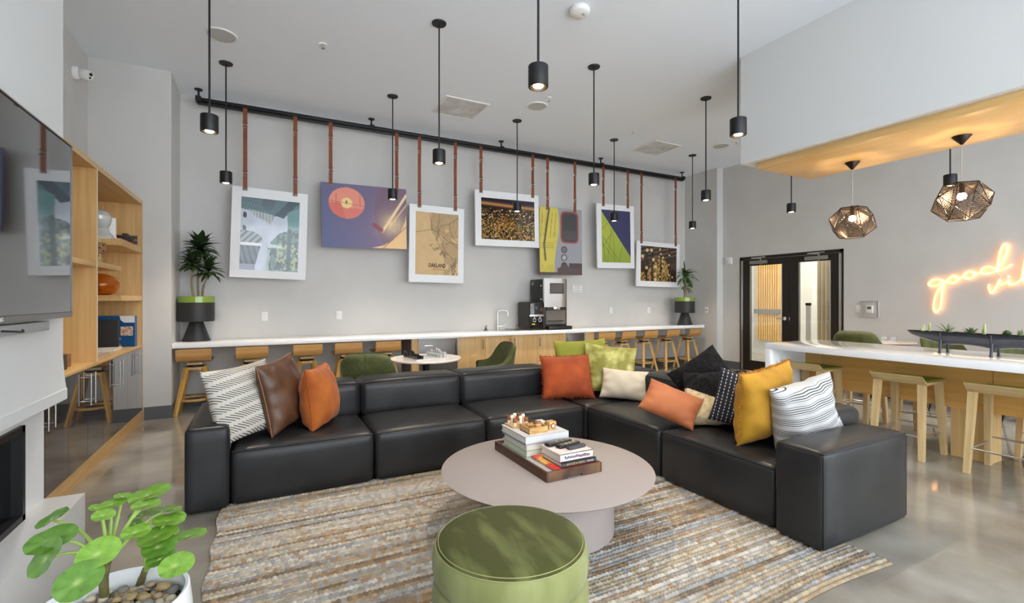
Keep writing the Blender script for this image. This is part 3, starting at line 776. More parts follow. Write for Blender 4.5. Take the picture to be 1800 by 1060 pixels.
for k, s_ in enumerate(('MAXIMUM', 'OCCUPANCY', '49 PERSONS')):
    text('lettering', s_, grey_ink, .036, frame_mx((0, -.0045, .042 - k * .041), (1, 0, 0), (0, 0, 1)), sg, fit=(.13, .175, .18)[k])

# ================================================================== hanging pictures
RY, RZ = 7.15, 3.885
rl = thing('picture_rail', 'long black hanging rail under the ceiling along the back wall', 'rail', ((-.74 + 7.76) / 2, RY, RZ), world=True)
xa, xb = on_y(347, 172, RY).x, on_y(1200, 312, RY).x
bm = B()
b_box(bm, (xa, RY - .05, RZ - .012), (xb, RY + .0, RZ + .03), .003); b_box(bm, (xa, RY - .03, RZ - .045), (xb, RY + .03, RZ - .01), .003)
obj('track', bm, black_metal, rl)
for u in (349, 653, 881, 1056, 1199):
    x = on_y(u, 250, RY).x
    bm = B(); b_cyl(bm, (x, RY), .012, RZ + .02, CEIL, 10); b_lathe(bm, [(0, CEIL - .012), (.045, CEIL - .012), (.045, CEIL), (0, CEIL)], 20, (x, RY)); b_box(bm, (x - .03, RY - .06, RZ - .02), (x + .03, RY + .035, RZ + .045))
    obj('ceiling_mount', bm, black_metal, rl)

def paint_grid(name, W, H, nx, ny, fn, mat, parent, mx):
    """a flat print: fine grid whose colours come from fn(s across, t down)"""
    s, t = np.meshgrid(np.linspace(0, 1, nx + 1), np.linspace(0, 1, ny + 1))
    col = np.clip(fn(s, t), 0, 1)
    col = np.where(col <= .04045, col / 12.92, ((col + .055) / 1.055) ** 2.4)
    xs = (s - .5) * W; zs = (.5 - t) * H
    v = np.stack([xs, np.zeros_like(xs), zs], -1).reshape(-1, 3)
    i = np.arange(ny)[:, None] * (nx + 1) + np.arange(nx)[None]
    f = np.stack([i, i + nx + 1, i + nx + 2, i + 1], -1).reshape(-1, 4)
    me = bpy.data.meshes.new(name)
    me.vertices.add(len(v)); me.vertices.foreach_set('co', v.ravel())
    me.loops.add(f.size); me.loops.foreach_set('vertex_index', f.ravel().astype(np.int32))
    me.polygons.add(len(f)); me.polygons.foreach_set('loop_start', np.arange(len(f), dtype=np.int32) * 4)
    me.update(); me.validate()
    a = me.color_attributes.new('Col', 'FLOAT_COLOR', 'POINT')
    a.data.foreach_set('color', np.concatenate([col.reshape(-1, 3), np.ones((len(v), 1))], 1).ravel().astype(np.float32))
    me.transform(mx)
    return mesh_obj(name, me, mat, parent)
RNG = np.random.default_rng(3)
def vnoise(s, t, f, seed=0):
    g = np.random.default_rng(seed).random((64, 64)); x, y = s * f, t * f
    xi, yi = np.floor(x).astype(int), np.floor(y).astype(int); fx, fy = x - xi, y - yi
    fx = fx * fx * (3 - 2 * fx); fy = fy * fy * (3 - 2 * fy); q = lambda a, b: g[a % 64, b % 64]
    return (q(xi, yi) * (1 - fx) + q(xi + 1, yi) * fx) * (1 - fy) + (q(xi, yi + 1) * (1 - fx) + q(xi + 1, yi + 1) * fx) * fy
def fbm(s, t, f, seed=0): return sum(vnoise(s, t, f * 2 ** k, seed + k) * .5 ** (k + 1) for k in range(4))
C3 = lambda r, g, b: np.array([r, g, b]) / 255.
def lay(img, mask, c, a=1.0):
    m = (np.clip(mask, 0, 1) * a)[..., None]; return img * (1 - m) + np.asarray(c) * m
def poly(s, t, pts):
    m = np.zeros(s.shape, bool); n = len(pts)
    for i in range(n):
        (x0, y0), (x1, y1) = pts[i], pts[(i + 1) % n]
        if y0 == y1: continue
        m ^= ((y0 > t) != (y1 > t)) & (s < (x1 - x0) * (t - y0) / (y1 - y0) + x0)
    return m.astype(float)
def seg(s, t, p, q, w, asp=1.0):
    dx, dy = q[0] - p[0], (q[1] - p[1]) * asp; L2 = dx * dx + dy * dy + 1e-12
    k = np.clip(((s - p[0]) * dx + (t - p[1]) * asp * dy) / L2, 0, 1)
    d = np.hypot(s - p[0] - k * dx, (t - p[1]) * asp - k * dy); return np.clip(1.5 - d / w, 0, 1)
def art_tower(s, t):
    n = fbm(s, t, 6, 11); img = np.ones(s.shape + (3,)) * C3(196, 206, 222) + (n[..., None] - .5) * .16
    st = lambda f, ph, an: .5 + .5 * np.sign(np.sin(f * (s * math.cos(an) + t * math.sin(an)) + ph))
    m = poly(s, t, [(0, 0), (1, 0), (1, .1), (.55, .24), (.22, .19), (0, .16)]); img = lay(img, m, C3(98, 126, 134)); img = lay(img, m * st(160, 0, .5), C3(52, 74, 84), .6)
    m = ((s - .45) / .12) ** 2 + ((t - .06) / .09) ** 2 < 1; img = lay(img, m, C3(76, 90, 100), .8)
    img = lay(img, poly(s, t, [(.8, 0), (1, 0), (.72, .25), (.56, .22)]), C3(46, 66, 78), .9)
    m = poly(s, t, [(.12, .16), (.56, .22), (.50, .36), (.40, .30), (.24, .26)]); img = lay(img, m, C3(190, 196, 198)); img = lay(img, m * st(120, 1, 0), C3(110, 124, 130), .6)
    m = poly(s, t, [(0, .14), (.1, .22), (.22, .42), (.24, .5), (0, .46)]); img = lay(img, m * (vnoise(s, t, 16, 5) > .45), C3(38, 46, 54))
    m = poly(s, t, [(0, .46), (.2, .46), (.34, .52), (.38, .58), (.34, .62), (0, .62)]); img = lay(img, m, C3(150, 166, 166)); img = lay(img, m * st(90, 0, .9), C3(56, 66, 74), .8)
    img = lay(img, poly(s, t, [(0, .62), (.36, .62), (.36, .66), (0, .66)]), C3(226, 232, 234))
    m = poly(s, t, [(0, .66), (.34, .66), (.26, .92), (0, .92)]); img = lay(img, m, C3(44, 52, 66)); img = lay(img, m * st(70, 0, -.35), C3(98, 122, 128), .7)
    img = lay(img, poly(s, t, [(0, .92), (.26, .92), (.25, 1), (0, 1)]), C3(136, 138, 162))
    m = poly(s, t, [(.78, .16), (1, .08), (1, .42), (.80, .40)]); img = lay(img, m, C3(96, 146, 146), .95)
    m = poly(s, t, [(.52, .58), (.66, .46), (.82, .42), (1, .40), (1, 1), (.44, 1), (.46, .7)]); img = lay(img, m, C3(96, 128, 124)); img = lay(img, m * (fbm(s, t, 22, 40) > .48), C3(34, 64, 60), .85)
    img = lay(img, m * (s > .6) * (t > .6) * (vnoise(s, t, 30, 9) > .62), C3(186, 190, 120), .8)
    img = lay(img, poly(s, t, [(.80, .4), (.86, .4), (.87, 1), (.80, 1)]), C3(30, 62, 76), .85)
    img = lay(img, poly(s, t, [(.48, .62), (.70, .64), (.70, .68), (.48, .68)]), C3(220, 232, 232), .8)
    img = lay(img, poly(s, t, [(.45, .7), (.5, .7), (.48, 1), (.4, 1)]), C3(190, 206, 206), .8)
    return img
def art_record(s, t):
    img = (1 - s)[..., None] * C3(96, 104, 146) + s[..., None] * C3(146, 116, 140); img = lay(img, (1 - t) * .35, C3(112, 98, 128))
    r = np.hypot((s - 1.28) * 1.36, t - .42)  # tone arm base / platter rim at the right
    img = lay(img, (r < .92) * (s > .52), C3(122, 96, 112), .7)
    gl = np.exp(-(((s - .82) / .15) ** 2 + ((t - .60) / .2) ** 2)); img = lay(img, gl * (.6 + .4 * fbm(s * 3, t, 14, 3)), C3(255, 226, 168))
    img = lay(img, poly(s, t, [(.55, 1), (.70, .95), (.82, .86), (.92, .72), (.98, .54), (1, .4), (1, 1)]), C3(246, 204, 150)); img = lay(img, seg(s, t, (.70, 1), (1, .62), .006), C3(160, 110, 80), .7)
    img = lay(img, seg(s, t, (.70, .72), (1.0, .10), .016), C3(255, 226, 176)); img = lay(img, seg(s, t, (.80, .62), (1.0, .26), .006), C3(255, 214, 160))
    e = ((s - .285) / .205) ** 2 + ((t - .30) / .245) ** 2; m = (e < 1).astype(float)
    img = lay(img, m, C3(238, 150, 130)); img = lay(img, m * (t > .38), C3(228, 122, 112), .8); img = lay(img, m * (t > .30) * (s < .22 + .2 * (t - .3)), C3(220, 112, 96), .8)
    img = lay(img, (((s - .285) / .065) ** 2 + ((t - .30) / .082) ** 2 < 1), C3(250, 216, 150)); img = lay(img, ((s - .28) / .01) ** 2 + ((t - .285) / .03) ** 2 < 1, C3(140, 104, 92))
    for x in (.165, .435): img = lay(img, m * seg(s, t, (x, .16), (x, .34), .004), C3(176, 92, 84), .8)
    img = lay(img, m * seg(s, t, (.08, .27), (.49, .34), .004), C3(170, 90, 84), .7)
    img = lay(img, seg(s, t, (.60, .62), (.68, .70), .03), C3(150, 84, 92)); return img
def art_map(s, t):
    img = np.ones(s.shape + (3,)) * C3(214, 180, 130) + (fbm(s, t, 9, 2)[..., None] - .5) * .06
    land = (s > .34 + .32 * np.clip((t - .25) / .5, 0, 1) + .05 * (vnoise(s, t, 9, 8) - .5)).astype(float)
    grid = np.maximum(np.abs(np.sin(95 * (s * .9 + t * .35) + 5 * vnoise(s, t, 6, 1))) > .88, np.abs(np.sin(95 * (t * .9 - s * .4) + 5 * vnoise(s, t, 6, 4))) > .88) * (vnoise(s, t, 7, 21) > .33)
    img = lay(img, land * grid, C3(112, 92, 68), .62)
    isl = poly(s, t, [(.30, .52), (.42, .50), (.72, .64), (.70, .72), (.50, .66)]); img = lay(img, isl * (vnoise(s, t, 26, 6) > .4), C3(128, 106, 78), .6)
    for a in ([(.32, .02), (.38, .27), (.52, .32), (.70, .62), (.88, .74), (.92, .98)], [(.38, .27), (.0, .33)], [(.52, .32), (.58, .20), (.78, .16), (1, .05)], [(.52, .32), (.48, .44)], [(.55, .02), (.52, .2), (.5, .32)], [(.78, .16), (.84, .36), (1, .46)], [(.62, .38), (1, .55)], [(.70, .5), (.8, .46), (1, .5)]):
        for p, q in zip(a, a[1:]): img = lay(img, seg(s, t, p, q, .0045, 1.5), C3(70, 58, 46), .8)
    img = lay(img, (s > .82) * (t > .72) * (vnoise(s, t, 30, 2) > .6), C3(110, 94, 72), .6); return img
def art_city(s, t):
    img = np.ones(s.shape + (3,)) * C3(32, 24, 24); img = lay(img, (t < .16), C3(46, 36, 50)); img = lay(img, np.exp(-((t - .13 - .06 * s) / .045) ** 2), C3(214, 150, 84), .9)
    d = np.clip((t - .22) / .78, 0, 1); f = 60
    n = (vnoise(s, t, 58, 31) > .66) * (t > .24); img = lay(img, n * (.35 + .65 * d), C3(226, 156, 66), .85)
    n = (vnoise(s, t, 60, 77) > .80) * (t > .24); img = lay(img, n, C3(250, 214, 140))
    for k in range(-6, 10):
        img = lay(img, seg(s, t, (.05 + k * .13, 1.0), (.45 + k * .075, .55), .007) * (t > .55), C3(214, 190, 90), .5); img = lay(img, seg(s, t, (.95 - k * .13, 1.0), (.35 - k * .06 + .2, .62), .006) * (t > .62), C3(206, 180, 84), .45)
    img = lay(img, ((s - .45) / .22) ** 2 + ((t - .6) / .16) ** 2 < 1, C3(240, 150, 50), .18); return img
def art_train(s, t):
    edge = .42 - .10 * np.clip((t - .35), 0, 1) + .03 * np.sin(t * 6)
    img = np.ones(s.shape + (3,)) * C3(158, 158, 166); img = lay(img, s < edge, C3(216, 200, 92)); img = lay(img, (s < edge) * (fbm(s, t, 10, 5) > .56), C3(196, 180, 78), .5)
    img = lay(img, seg(s, t, (.22, .02), (.10, .55), .018), C3(74, 70, 54)); img = lay(img, seg(s, t, (.10, .55), (.13, .78), .016), C3(74, 70, 54))
    for x in (.07, .16, .29, .38): img = lay(img, seg(s, t, (x, .08), (x - .05, .45), .005), C3(120, 108, 50), .8)
    for y in (.53, .57, .6): img = lay(img, seg(s, t, (.02, y), (.33, y), .004), C3(130, 116, 56), .7)
    w_ = np.maximum(np.abs(s - .70) / .215, np.abs(t - .28) / .235); cr = (np.abs(s - .70) / .22) ** 6 + (np.abs(t - .28) / .24) ** 6
    img = lay(img, cr < 1, C3(158, 84, 66)); img = lay(img, (np.abs(s - .70) / .185) ** 6 + (np.abs(t - .28) / .215) ** 6 < 1, C3(72, 70, 74)); img = lay(img, (np.abs(s - .70) < .16) * (t > .33) * (t < .47), C3(98, 94, 96), .5)
    for y, c in ((.62, C3(120, 118, 124)), (.74, C3(188, 178, 178)), (.86, C3(66, 60, 62))):
        e = np.hypot((s - .565), (t - y) * 1.45); img = lay(img, e < .075, C3(82, 76, 78)); img = lay(img, e < .052, c)
    img = lay(img, (t > .87 + .03 * np.sin(s * 19)) * (s > .4), C3(94, 80, 80)); img = lay(img, (s > .68) * (t > .82) * (t < .9), C3(84, 72, 74)); img = lay(img, t > .965, C3(92, 78, 74)); return img
def art_green(s, t):
    img = np.ones(s.shape + (3,)) * C3(58, 58, 98); ed = 1.0 * (s - .0) / .98
    m = (t > .03 + .86 * s).astype(float); img = lay(img, m, C3(186, 196, 78)); img = lay(img, m * np.clip((t - .45) * 1.3, 0, 1), C3(126, 150, 44), .8); img = lay(img, m * (np.abs(np.sin((t - .86 * s) * 46)) > .96), C3(110, 128, 48), .7)
    for p, q in (((0, .38), (.30, .20)), ((0, .72), (.42, .38)), ((.02, .5), (.62, 1)), ((0, .62), (.5, 1)), ((.18, 1), (.34, .34)), ((.42, 1), (.40, .45)), ((0, .48), (.12, .98)), ((.6, .98), (.7, .7))): img = lay(img, m * seg(s, t, p, q, .006, 1.5), C3(70, 88, 34), .7)
    return img
def art_lights(s, t):
    img = np.ones(s.shape + (3,)) * C3(62, 44, 36); img = lay(img, fbm(s, t, 8, 14) > .55, C3(96, 52, 44), .6)
    r = np.hypot((s - .5) * 1.2, (t - 1.0)); m = (((s - .5) / .33) ** 2 + ((t - 1.05) / .78) ** 2 < 1) | ((t > .75) & (s < .4)); img = lay(img, m * (vnoise(s * 3, t, 24, 6) > .42), C3(196, 158, 82), .9)
    for k in range(5): img = lay(img, seg(s, t, (0, .05 + k * .12), (1, -.28 + k * .12), .008) * (t < .45), C3(146, 158, 146), .7)
    for x in (.16, .31, .55, .79): img = lay(img, seg(s, t, (x, 0), (x, 1), .022 if x < .4 else .014), C3(32, 26, 24), .9)
    img = lay(img, seg(s, t, (0, .95), (.45, .3), .014), C3(34, 28, 26), .8); img = lay(img, seg(s, t, (.05, .3), (.55, .95), .014), C3(34, 28, 26), .8)
    for x, y in ((.17, .12), (.29, .11), (.34, .38), (.16, .62), (.40, .58), (.40, .78), (.40, .95), (.55, .2), (.61, .3), (.61, .42), (.60, .55), (.79, .22), (.78, .5), (.78, .8), (.53, .07), (.88, .86), (.05, .3), (.64, .68), (.53, .86)): img = lay(img, np.hypot(s - x, (t - y) * .8) < (.038 if x < .45 else .024), C3(222, 196, 140))
    return img

PY = 7.13
print_gloss = vcol('photo_print', .12, coat=.4); print_matt = vcol('canvas_print', .55)
mat_white = M('white_mount_board', srgb(238, 239, 241), .45)
clip_m = M('pewter_clip', srgb(120, 104, 92), .4, metal=.6)
def picture(label, corners, inset, fn, nx, ny, gloss, straps):
    """corners TL, TR, BR, BL in photo pixels, on the hanging plane"""
    P = [on_y(u, v, PY) for u, v in corners]
    cx = sum(p.x for p in P) / 4; cz = sum(p.z for p in P) / 4
    W = ((P[1].x - P[0].x) + (P[2].x - P[3].x)) / 2; H = ((P[0].z - P[3].z) + (P[1].z - P[2].z)) / 2
    roll = math.atan2(((P[1].z - P[0].z) + (P[2].z - P[3].z)) / 2, W)
    name = 'framed_picture' if inset else 'canvas_picture'
    t = thing(name, label, 'picture', (cx, PY, cz - H / 2), group='pictures hung from the rail')
    mr = Matrix.Translation((0, 0, H / 2)) @ Matrix.Rotation(-roll, 4, 'Y')
    bm = B(); b_box(bm, (-W / 2, 0, -H / 2), (W / 2, .03, H / 2), .002, 1, mr); obj('mount_board' if inset else 'stretcher', bm, mat_white if inset else M('canvas_edge', srgb(120, 110, 112), .7), t)
    l, tp, r, b_ = inset or (0, 0, 0, 0)
    pw, ph = W * (1 - l - r), H * (1 - tp - b_)
    off = Matrix.Translation((W * (l - r) / 2, -.0015, H * (b_ - tp) / 2))
    o = paint_grid('print', pw, ph, nx, ny, fn, print_gloss if gloss else print_matt, t, mr @ off)
    for k, (u, vb, lab) in enumerate(straps):
        x = on_y(u, 300, PY).x
        zb = cz + H / 2 + math.tan(roll) * (x - cx) - .045; ztop = RZ + .02
        s_ = thing('leather_strap', lab, 'strap', (x, PY - .004, zb), group='leather hanging straps', world=False)
        Ls = ztop - zb; wd_ = .024
        bm = B(); b_box(bm, (-wd_, -.006, 0), (wd_, -.001, Ls)); obj('strap_band', bm, strap_leather, s_)
        bm = B(); b_box(bm, (-wd_ * 1.05, -.011, Ls - .30), (wd_ * 1.05, -.006, Ls)); obj('strap_overlap', bm, strap_leather, s_); box('strap_overlap', strap_leather, (-wd_ * 1.05, -.011, 0.02), (wd_ * 1.05, -.006, .22), s_)
        for zz in (Ls - .27, .20):
            ring = [(.03 * math.cos(a), -.013, zz + .022 * math.sin(a)) for a in [q * math.pi / 8 for q in range(16)]]
            bm = B(); b_tube(bm, ring, .0045, 6, True); obj('ring', bm, chrome, s_)
            box('keeper', strap_leather, (-wd_ * 1.2, -.014, zz + .045), (wd_ * 1.2, -.004, zz + .062), s_)
        box('clip', clip_m, (-wd_ * 1.15, -.013, -.004), (wd_ * 1.15, .0, .03), s_, .003)
    return t, mr @ off, pw, ph, o
L1 = 'left leather strap holding the '; L2 = 'right leather strap holding the '
picture('white mounted photograph looking up between glass towers', [(407, 326), (541, 341), (538, 493), (404, 486)], (.12, .11, .11, .085), art_tower, 100, 125, True, [(431, 334, L1 + 'glass tower photograph'), (519, 344, L2 + 'glass tower photograph')])
picture('purple canvas of a record player with a round orange bridge label', [(563.3, 319.4), (714, 332.8), (715.3, 438.8), (566.6, 433.4)], None, art_record, 140, 105, False, [(581, 323, L1 + 'record canvas'), (697, 334, L2 + 'record canvas')])
t, mxm, pw, ph, o = picture('white mounted tan street map poster of Oakland', [(720.2, 357.6), (816.5, 367.5), (814.3, 498.3), (718.3, 495.2)], (.11, .09, .11, .10), art_map, 110, 150, False, [(737, 364, L1 + 'map poster'), (800, 371, L2 + 'map poster')])
ink = M('dark_ink', srgb(52, 44, 36), .7)
text('lettering', 'OAKLAND', ink, .085, mxm @ frame_mx((0, -.001, -ph * .35), (1, 0, 0), (0, 0, 1)), o, fit=pw * .41, bold=.0022)
text('lettering', 'CALIFORNIA', M('brown_ink', srgb(130, 106, 78), .7), .035, mxm @ frame_mx((0, -.001, -ph * .41), (1, 0, 0), (0, 0, 1)), o, fit=pw * .26)
picture('white mounted night photograph of a city with orange lights', [(834.9, 332.8), (946.9, 344), (947.8, 435.8), (835.8, 431)], (.09, .13, .075, .12), art_city, 130, 90, True, [(845, 338, L1 + 'night city photograph'), (936, 347, L2 + 'night city photograph')])
picture('unframed canvas of a yellow and grey train front', [(949.3, 363), (1022.6, 369.7), (1023, 483.8), (947.8, 482.3)], None, art_train, 80, 120, False, [(962, 366, L1 + 'train canvas'), (1010, 371, L2 + 'train canvas')])
picture('white mounted photograph of a lime green facade against navy sky', [(1048.9, 357), (1114, 363), (1116, 472), (1050, 471)], (.12, .09, .11, .09), art_green, 75, 120, False, [(1060, 361, L1 + 'lime facade photograph'), (1103, 365, L2 + 'lime facade photograph')])
picture('white mounted photograph of brown lattice with golden bulbs', [(1119.5, 423), (1195.6, 429.6), (1193.8, 505.7), (1118.6, 502.6)], (.09, .10, .08, .12), art_lights, 90, 85, True, [(1127, 427, L1 + 'golden bulb photograph'), (1187, 433, L2 + 'golden bulb photograph')])

# ================================================================== pendants and ceiling fittings
GX, GY = (-.372, 1.495, 3.338, 5.168, 7.0), (6.22, 4.37, 2.512)
lamp_face = M('lit_lamp_face', (1, .8, .5, 1), .5, emit=(1.0, .80, .52, 1), estr=8)
SPOT_W = 20
def pendant():
    t = thing('cylinder_pendant', 'pendant', 'pendant lamp', (0, 0, 2.68))
    h = CEIL - 2.68
    lathe('lamp_body', black_metal, [(.050, .012), (.050, .0), (.06, .0), (.062, .004), (.062, .128), (.058, .132), (.012, .132), (.012, .14), (0, .14)], t, 28)
    cyl('rod', black_metal, (0, 0), .0075, .13, h, t, 10)
    lathe('canopy', black_metal, [(0, h - .012), (.066, h - .012), (.070, h - .004), (.070, h), (0, h)], t, 28)
    cyl('reflector', M('brass_reflector', srgb(200, 160, 100), .3, metal=.8), (0, 0), .050, .012, .022, t, 24)
    cyl('bulb', lamp_face, (0, 0), .030, .004, .0115, t, 20)
    return t
pd = pendant(); used = False
rows = ['in the row nearest the picture wall', 'in the middle row', 'in the row nearest the camera']
cols = ['leftmost', 'second from the left', 'third from the left', 'fourth from the left', 'rightmost']
for j, y in enumerate(GY):
    for i, x in enumerate(GX):
        if j == 2 and i in (0, 3): continue
        lab = 'black cylinder pendant, %s %s' % (cols[i] if j < 2 else {1: 'leftmost', 2: 'centre', 4: 'rightmost'}[i], rows[j])
        if not used: o = pd; o.location = (x, y, 2.68); used = True
        else: o = dup(pd, (x, y, 2.68))
        o['label'] = lab; o['group'] = 'black cylinder pendants'
        ld = bpy.data.lights.new('pendant_light', 'SPOT'); ld.energy = SPOT_W; ld.color = (1, .86, .68); ld.spot_size = R(95); ld.spot_blend = .8; ld.shadow_soft_size = .03
        lo_ = bpy.data.objects.new('pendant_light', ld); C.objects.link(lo_); lo_.location = (x, y, 2.67)
cgrey = M('speaker_grille', srgb(196, 196, 194), .7, bump=.3, bscale=300)
for lab, u, v in (('round white ceiling speaker at the left above the bookcase', 389, 61), ('round white ceiling speaker in the middle of the ceiling', 944, 186), ('round white ceiling speaker at the right near the soffit', 1267, 256)):
    p = on_z(u, v, CEIL); t = thing('ceiling_speaker', lab, 'speaker', (p.x, p.y, CEIL - .012), group='ceiling speakers')
    lathe('trim_ring', white_plastic, [(.125, 0), (.140, 0), (.145, .012), (.125, .012)], t, 36); lathe('grille', cgrey, [(0, .001), (.126, .003), (.126, .012)], t, 36)
vent_m = M('vent_perforated', srgb(222, 220, 218), .6, col2=srgb(196, 194, 192), scale=5)
for lab, u, v in (('square white ceiling air vent above the map poster', 809, 190), ('square white ceiling air vent at the right above the planter', 1152, 260)):
    p = on_z(u, v, CEIL); t = thing('ceiling_vent', lab, 'vent', (p.x, p.y, CEIL - .012), group='ceiling vents')
    bm = B(); a, b_ = .29, .31
    for (x0, y0, x1, y1) in ((-b_, -b_, b_, -a), (-b_, a, b_, b_), (-b_, -a, -a, a), (a, -a, b_, a)): b_box(bm, (x0, y0, 0), (x1, y1, .012))
    obj('vent_frame', bm, white_plastic, t); box('perforated_plate', vent_m, (-a, -a, .004), (a, a, .011), t)
    for k in range(5):
        bm = B(); r0 = .03 + k * .035; b_tube(bm, [(r0 * math.cos(q * math.pi / 12), r0 * math.sin(q * math.pi / 12), .003) for q in range(24)], .004, 5, True); obj('diffuser_ring', bm, vent_m, t)
p = on_z(1019, 15, CEIL); t = thing('smoke_detector', 'round white smoke detector on the ceiling at the top of the picture', 'smoke detector', (p.x, p.y, CEIL - .06))
lathe('housing', white_plastic, [(0, 0), (.07, 0), (.088, .012), (.092, .03), (.092, .045), (.082, .06), (0, .06)], t, 36)
lathe('sensor_lens', M('sensor_glass', srgb(214, 214, 212), .15), [(0, -.008), (.018, -.006), (.026, .002), (0, .002)], t, 20, (.03, -.035))
for lab, u, v in (('ceiling sprinkler between the left speaker and the pendants', 568, 78), ('ceiling sprinkler beside the middle ceiling speaker', 965, 172), ('ceiling sprinkler left of the right ceiling vent', 1112, 230), ('ceiling sprinkler beside the soffit edge', 1294, 248)):
    p = on_z(u, v, CEIL); t = thing('sprinkler', lab, 'sprinkler', (p.x, p.y, CEIL - .045), group='ceiling sprinklers')
    lathe('escutcheon', white_plastic, [(0, .036), (.038, .036), (.042, .045), (0, .045)], t, 20); lathe('sprinkler_head', chrome, [(0, 0), (.018, 0), (.018, .004), (.006, .006), (.006, .036), (0, .036)], t, 14)

# ================================================================== rug
def make_rug():
    X0, X1, Y0, Y1 = -.25, 2.90, 1.275, 3.70
    rows, knobs = 88, 132; sy, sx_ = 4, 4
    nx, ny = knobs * sx_, rows * sy
    a, b = np.meshgrid(np.linspace(0, 1, nx + 1), np.linspace(0, 1, ny + 1))
    row = np.clip((b * rows).astype(int), 0, rows - 1); fr = b * rows - row
    rng = np.random.default_rng(5)
    jit = rng.random(rows) * 1.0; amp = .6 + .5 * rng.random(rows)
    k = a * knobs * (.9 + .2 * rng.random(rows))[row] + jit[row]; kn = np.floor(k).astype(int); fk = k - kn
    hgt = np.sin(np.pi * np.clip(fr, 0, 1)) ** .6 * (.35 + .65 * np.abs(np.sin(np.pi * fk)) ** .7) * amp[row]
    kr = rng.random((rows, 400)); hgt *= .75 + .5 * kr[row, kn % 400]
    wob = .012 * (vnoise(a, b, 7, 3) - .5); x = X0 + (X1 - X0) * a; y = Y0 + (Y1 - Y0) * b + wob
    y = y + np.where(b < .12, (.12 - b) / .12, 0) * .03 * np.sin(a * 9 + .5) ; x = x + .008 * np.sin(b * 40) * (np.abs(a - .5) * 2) ** 6
    z = .003 + .015 * hgt
    pal = np.array([[206, 196, 180], [198, 182, 156], [184, 164, 138], [194, 192, 190], [172, 172, 172], [214, 208, 198], [140, 124, 106], [168, 138, 106]]) / 255.
    p1 = np.array([.20, .14, .14, .12, .12, .10, .12, .06])
    segs = rng.choice(8, (rows, 24), p=p1 / p1.sum()); base = rng.choice(8, rows, p=p1 / p1.sum())
    other = rng.choice(8, rows, p=p1 / p1.sum()); mixn = np.clip((vnoise(a + rng.random(rows)[row] * 3, row / rows * 3, 11, 9) - .35) * 2.2, 0, 1)[..., None]
    col = (pal[base[row]] * (1 - mixn) + pal[other[row]] * mixn) * (.74 + .16 * kr[row, (kn * 7 + 3) % 400])[..., None]
    fleck = rng.random((rows, 400))[row, (kn + 11) % 400]; col = np.where((fleck > .97)[..., None], pal[7] * .92, col); col = np.where((fleck < .05)[..., None], pal[4] * .82, col)
    col = np.clip(col, 0, 1) ** 2.2
    v = np.stack([x, y, z], -1).reshape(-1, 3)
    i = np.arange(ny)[:, None] * (nx + 1) + np.arange(nx)[None]; f = np.stack([i, i + 1, i + nx + 2, i + nx + 1], -1).reshape(-1, 4)
    me = bpy.data.meshes.new('woven_rug'); me.vertices.add(len(v)); me.vertices.foreach_set('co', v.ravel()); me.loops.add(f.size); me.loops.foreach_set('vertex_index', f.ravel().astype(np.int32))
    me.polygons.add(len(f)); me.polygons.foreach_set('loop_start', np.arange(len(f), dtype=np.int32) * 4); me.update(); me.validate()
    me.polygons.foreach_set('use_smooth', [True] * len(f))
    at = me.color_attributes.new('Col', 'FLOAT_COLOR', 'POINT'); at.data.foreach_set('color', np.concatenate([col.reshape(-1, 3), np.ones((len(v), 1))], 1).ravel().astype(np.float32))
    o = mesh_obj('woven_rug', me, vcol('jute_yarn', .9, spec=.2))
    return tag(o, 'chunky woven jute rug in cream tan and grey stripes before the sofa', 'rug')
make_rug()

# ================================================================== sectional sofa
SZ, SB = .385, .018
sofa = thing('sectional_sofa', 'large black leather corner sofa around the coffee table', 'sofa', (1.6, 4.1, 0), world=True)
def seatblk(lo, hi, edges):
    bm = B(); b_puffy(bm, lo, hi, .045, (.004, .008, .020), 8); o = obj('seat', bm, leather, sofa, angle=75)
    z = hi[2] - .012; i = .010
    for e in edges:
        P = {'f': [(lo[0] + i, lo[1] + i, z), (hi[0] - i, lo[1] + i, z)], 'l': [(lo[0] + i, lo[1] + i, z), (lo[0] + i, hi[1] - i, z)], 'r': [(hi[0] - i, lo[1] + i, z), (hi[0] - i, hi[1] - i, z)]}[e]
        tube('piping', leather_seam, P, .0045, o, 6)
    return o
def backblk(lo, hi, axis):
    bm = B(); b_puffy(bm, lo, hi, .05, (.012, .016, .014) if axis == 'y' else (.012, .012, .012), 8); o = obj('backrest', bm, leather, sofa, angle=75)
    z = hi[2] - .015; i = .013
    P = [(lo[0] + .02, lo[1] + i - .004, z), (hi[0] - .02, lo[1] + i - .004, z)] if axis == 'y' else [(lo[0] + i - .004, lo[1] + .02, z), (lo[0] + i - .004, hi[1] - .02, z)]
    tube('piping', leather_seam, P, .0045, o, 6)
    return o
g = .004
xs_ = [-.198, .740, 1.662, 2.665]
for k in range(3):
    seatblk((xs_[k] + g, 3.62, SB), (xs_[k + 1] - g, 4.54, SZ), 'f')
    backblk((xs_[k] + g, 4.215, SZ - .02), (xs_[k + 1] - g, 4.55, .675), 'y')
seatblk((2.67 + g, 3.63, SB), (3.60, 4.54, SZ), 'l')
backblk((2.67 + g, 4.215, SZ - .02), (3.27, 4.55, .66), 'y')
backblk((3.275, 3.63, SZ - .02), (3.61, 4.55, .655), 'x')
for (a, b) in ((2.695, 3.625), (1.765, 2.69)):
    seatblk((2.67, a + g, SB), (3.60, b - g, SZ), 'l')
    backblk((3.275, a + g, SZ - .02), (3.61, b - g, .65), 'x')
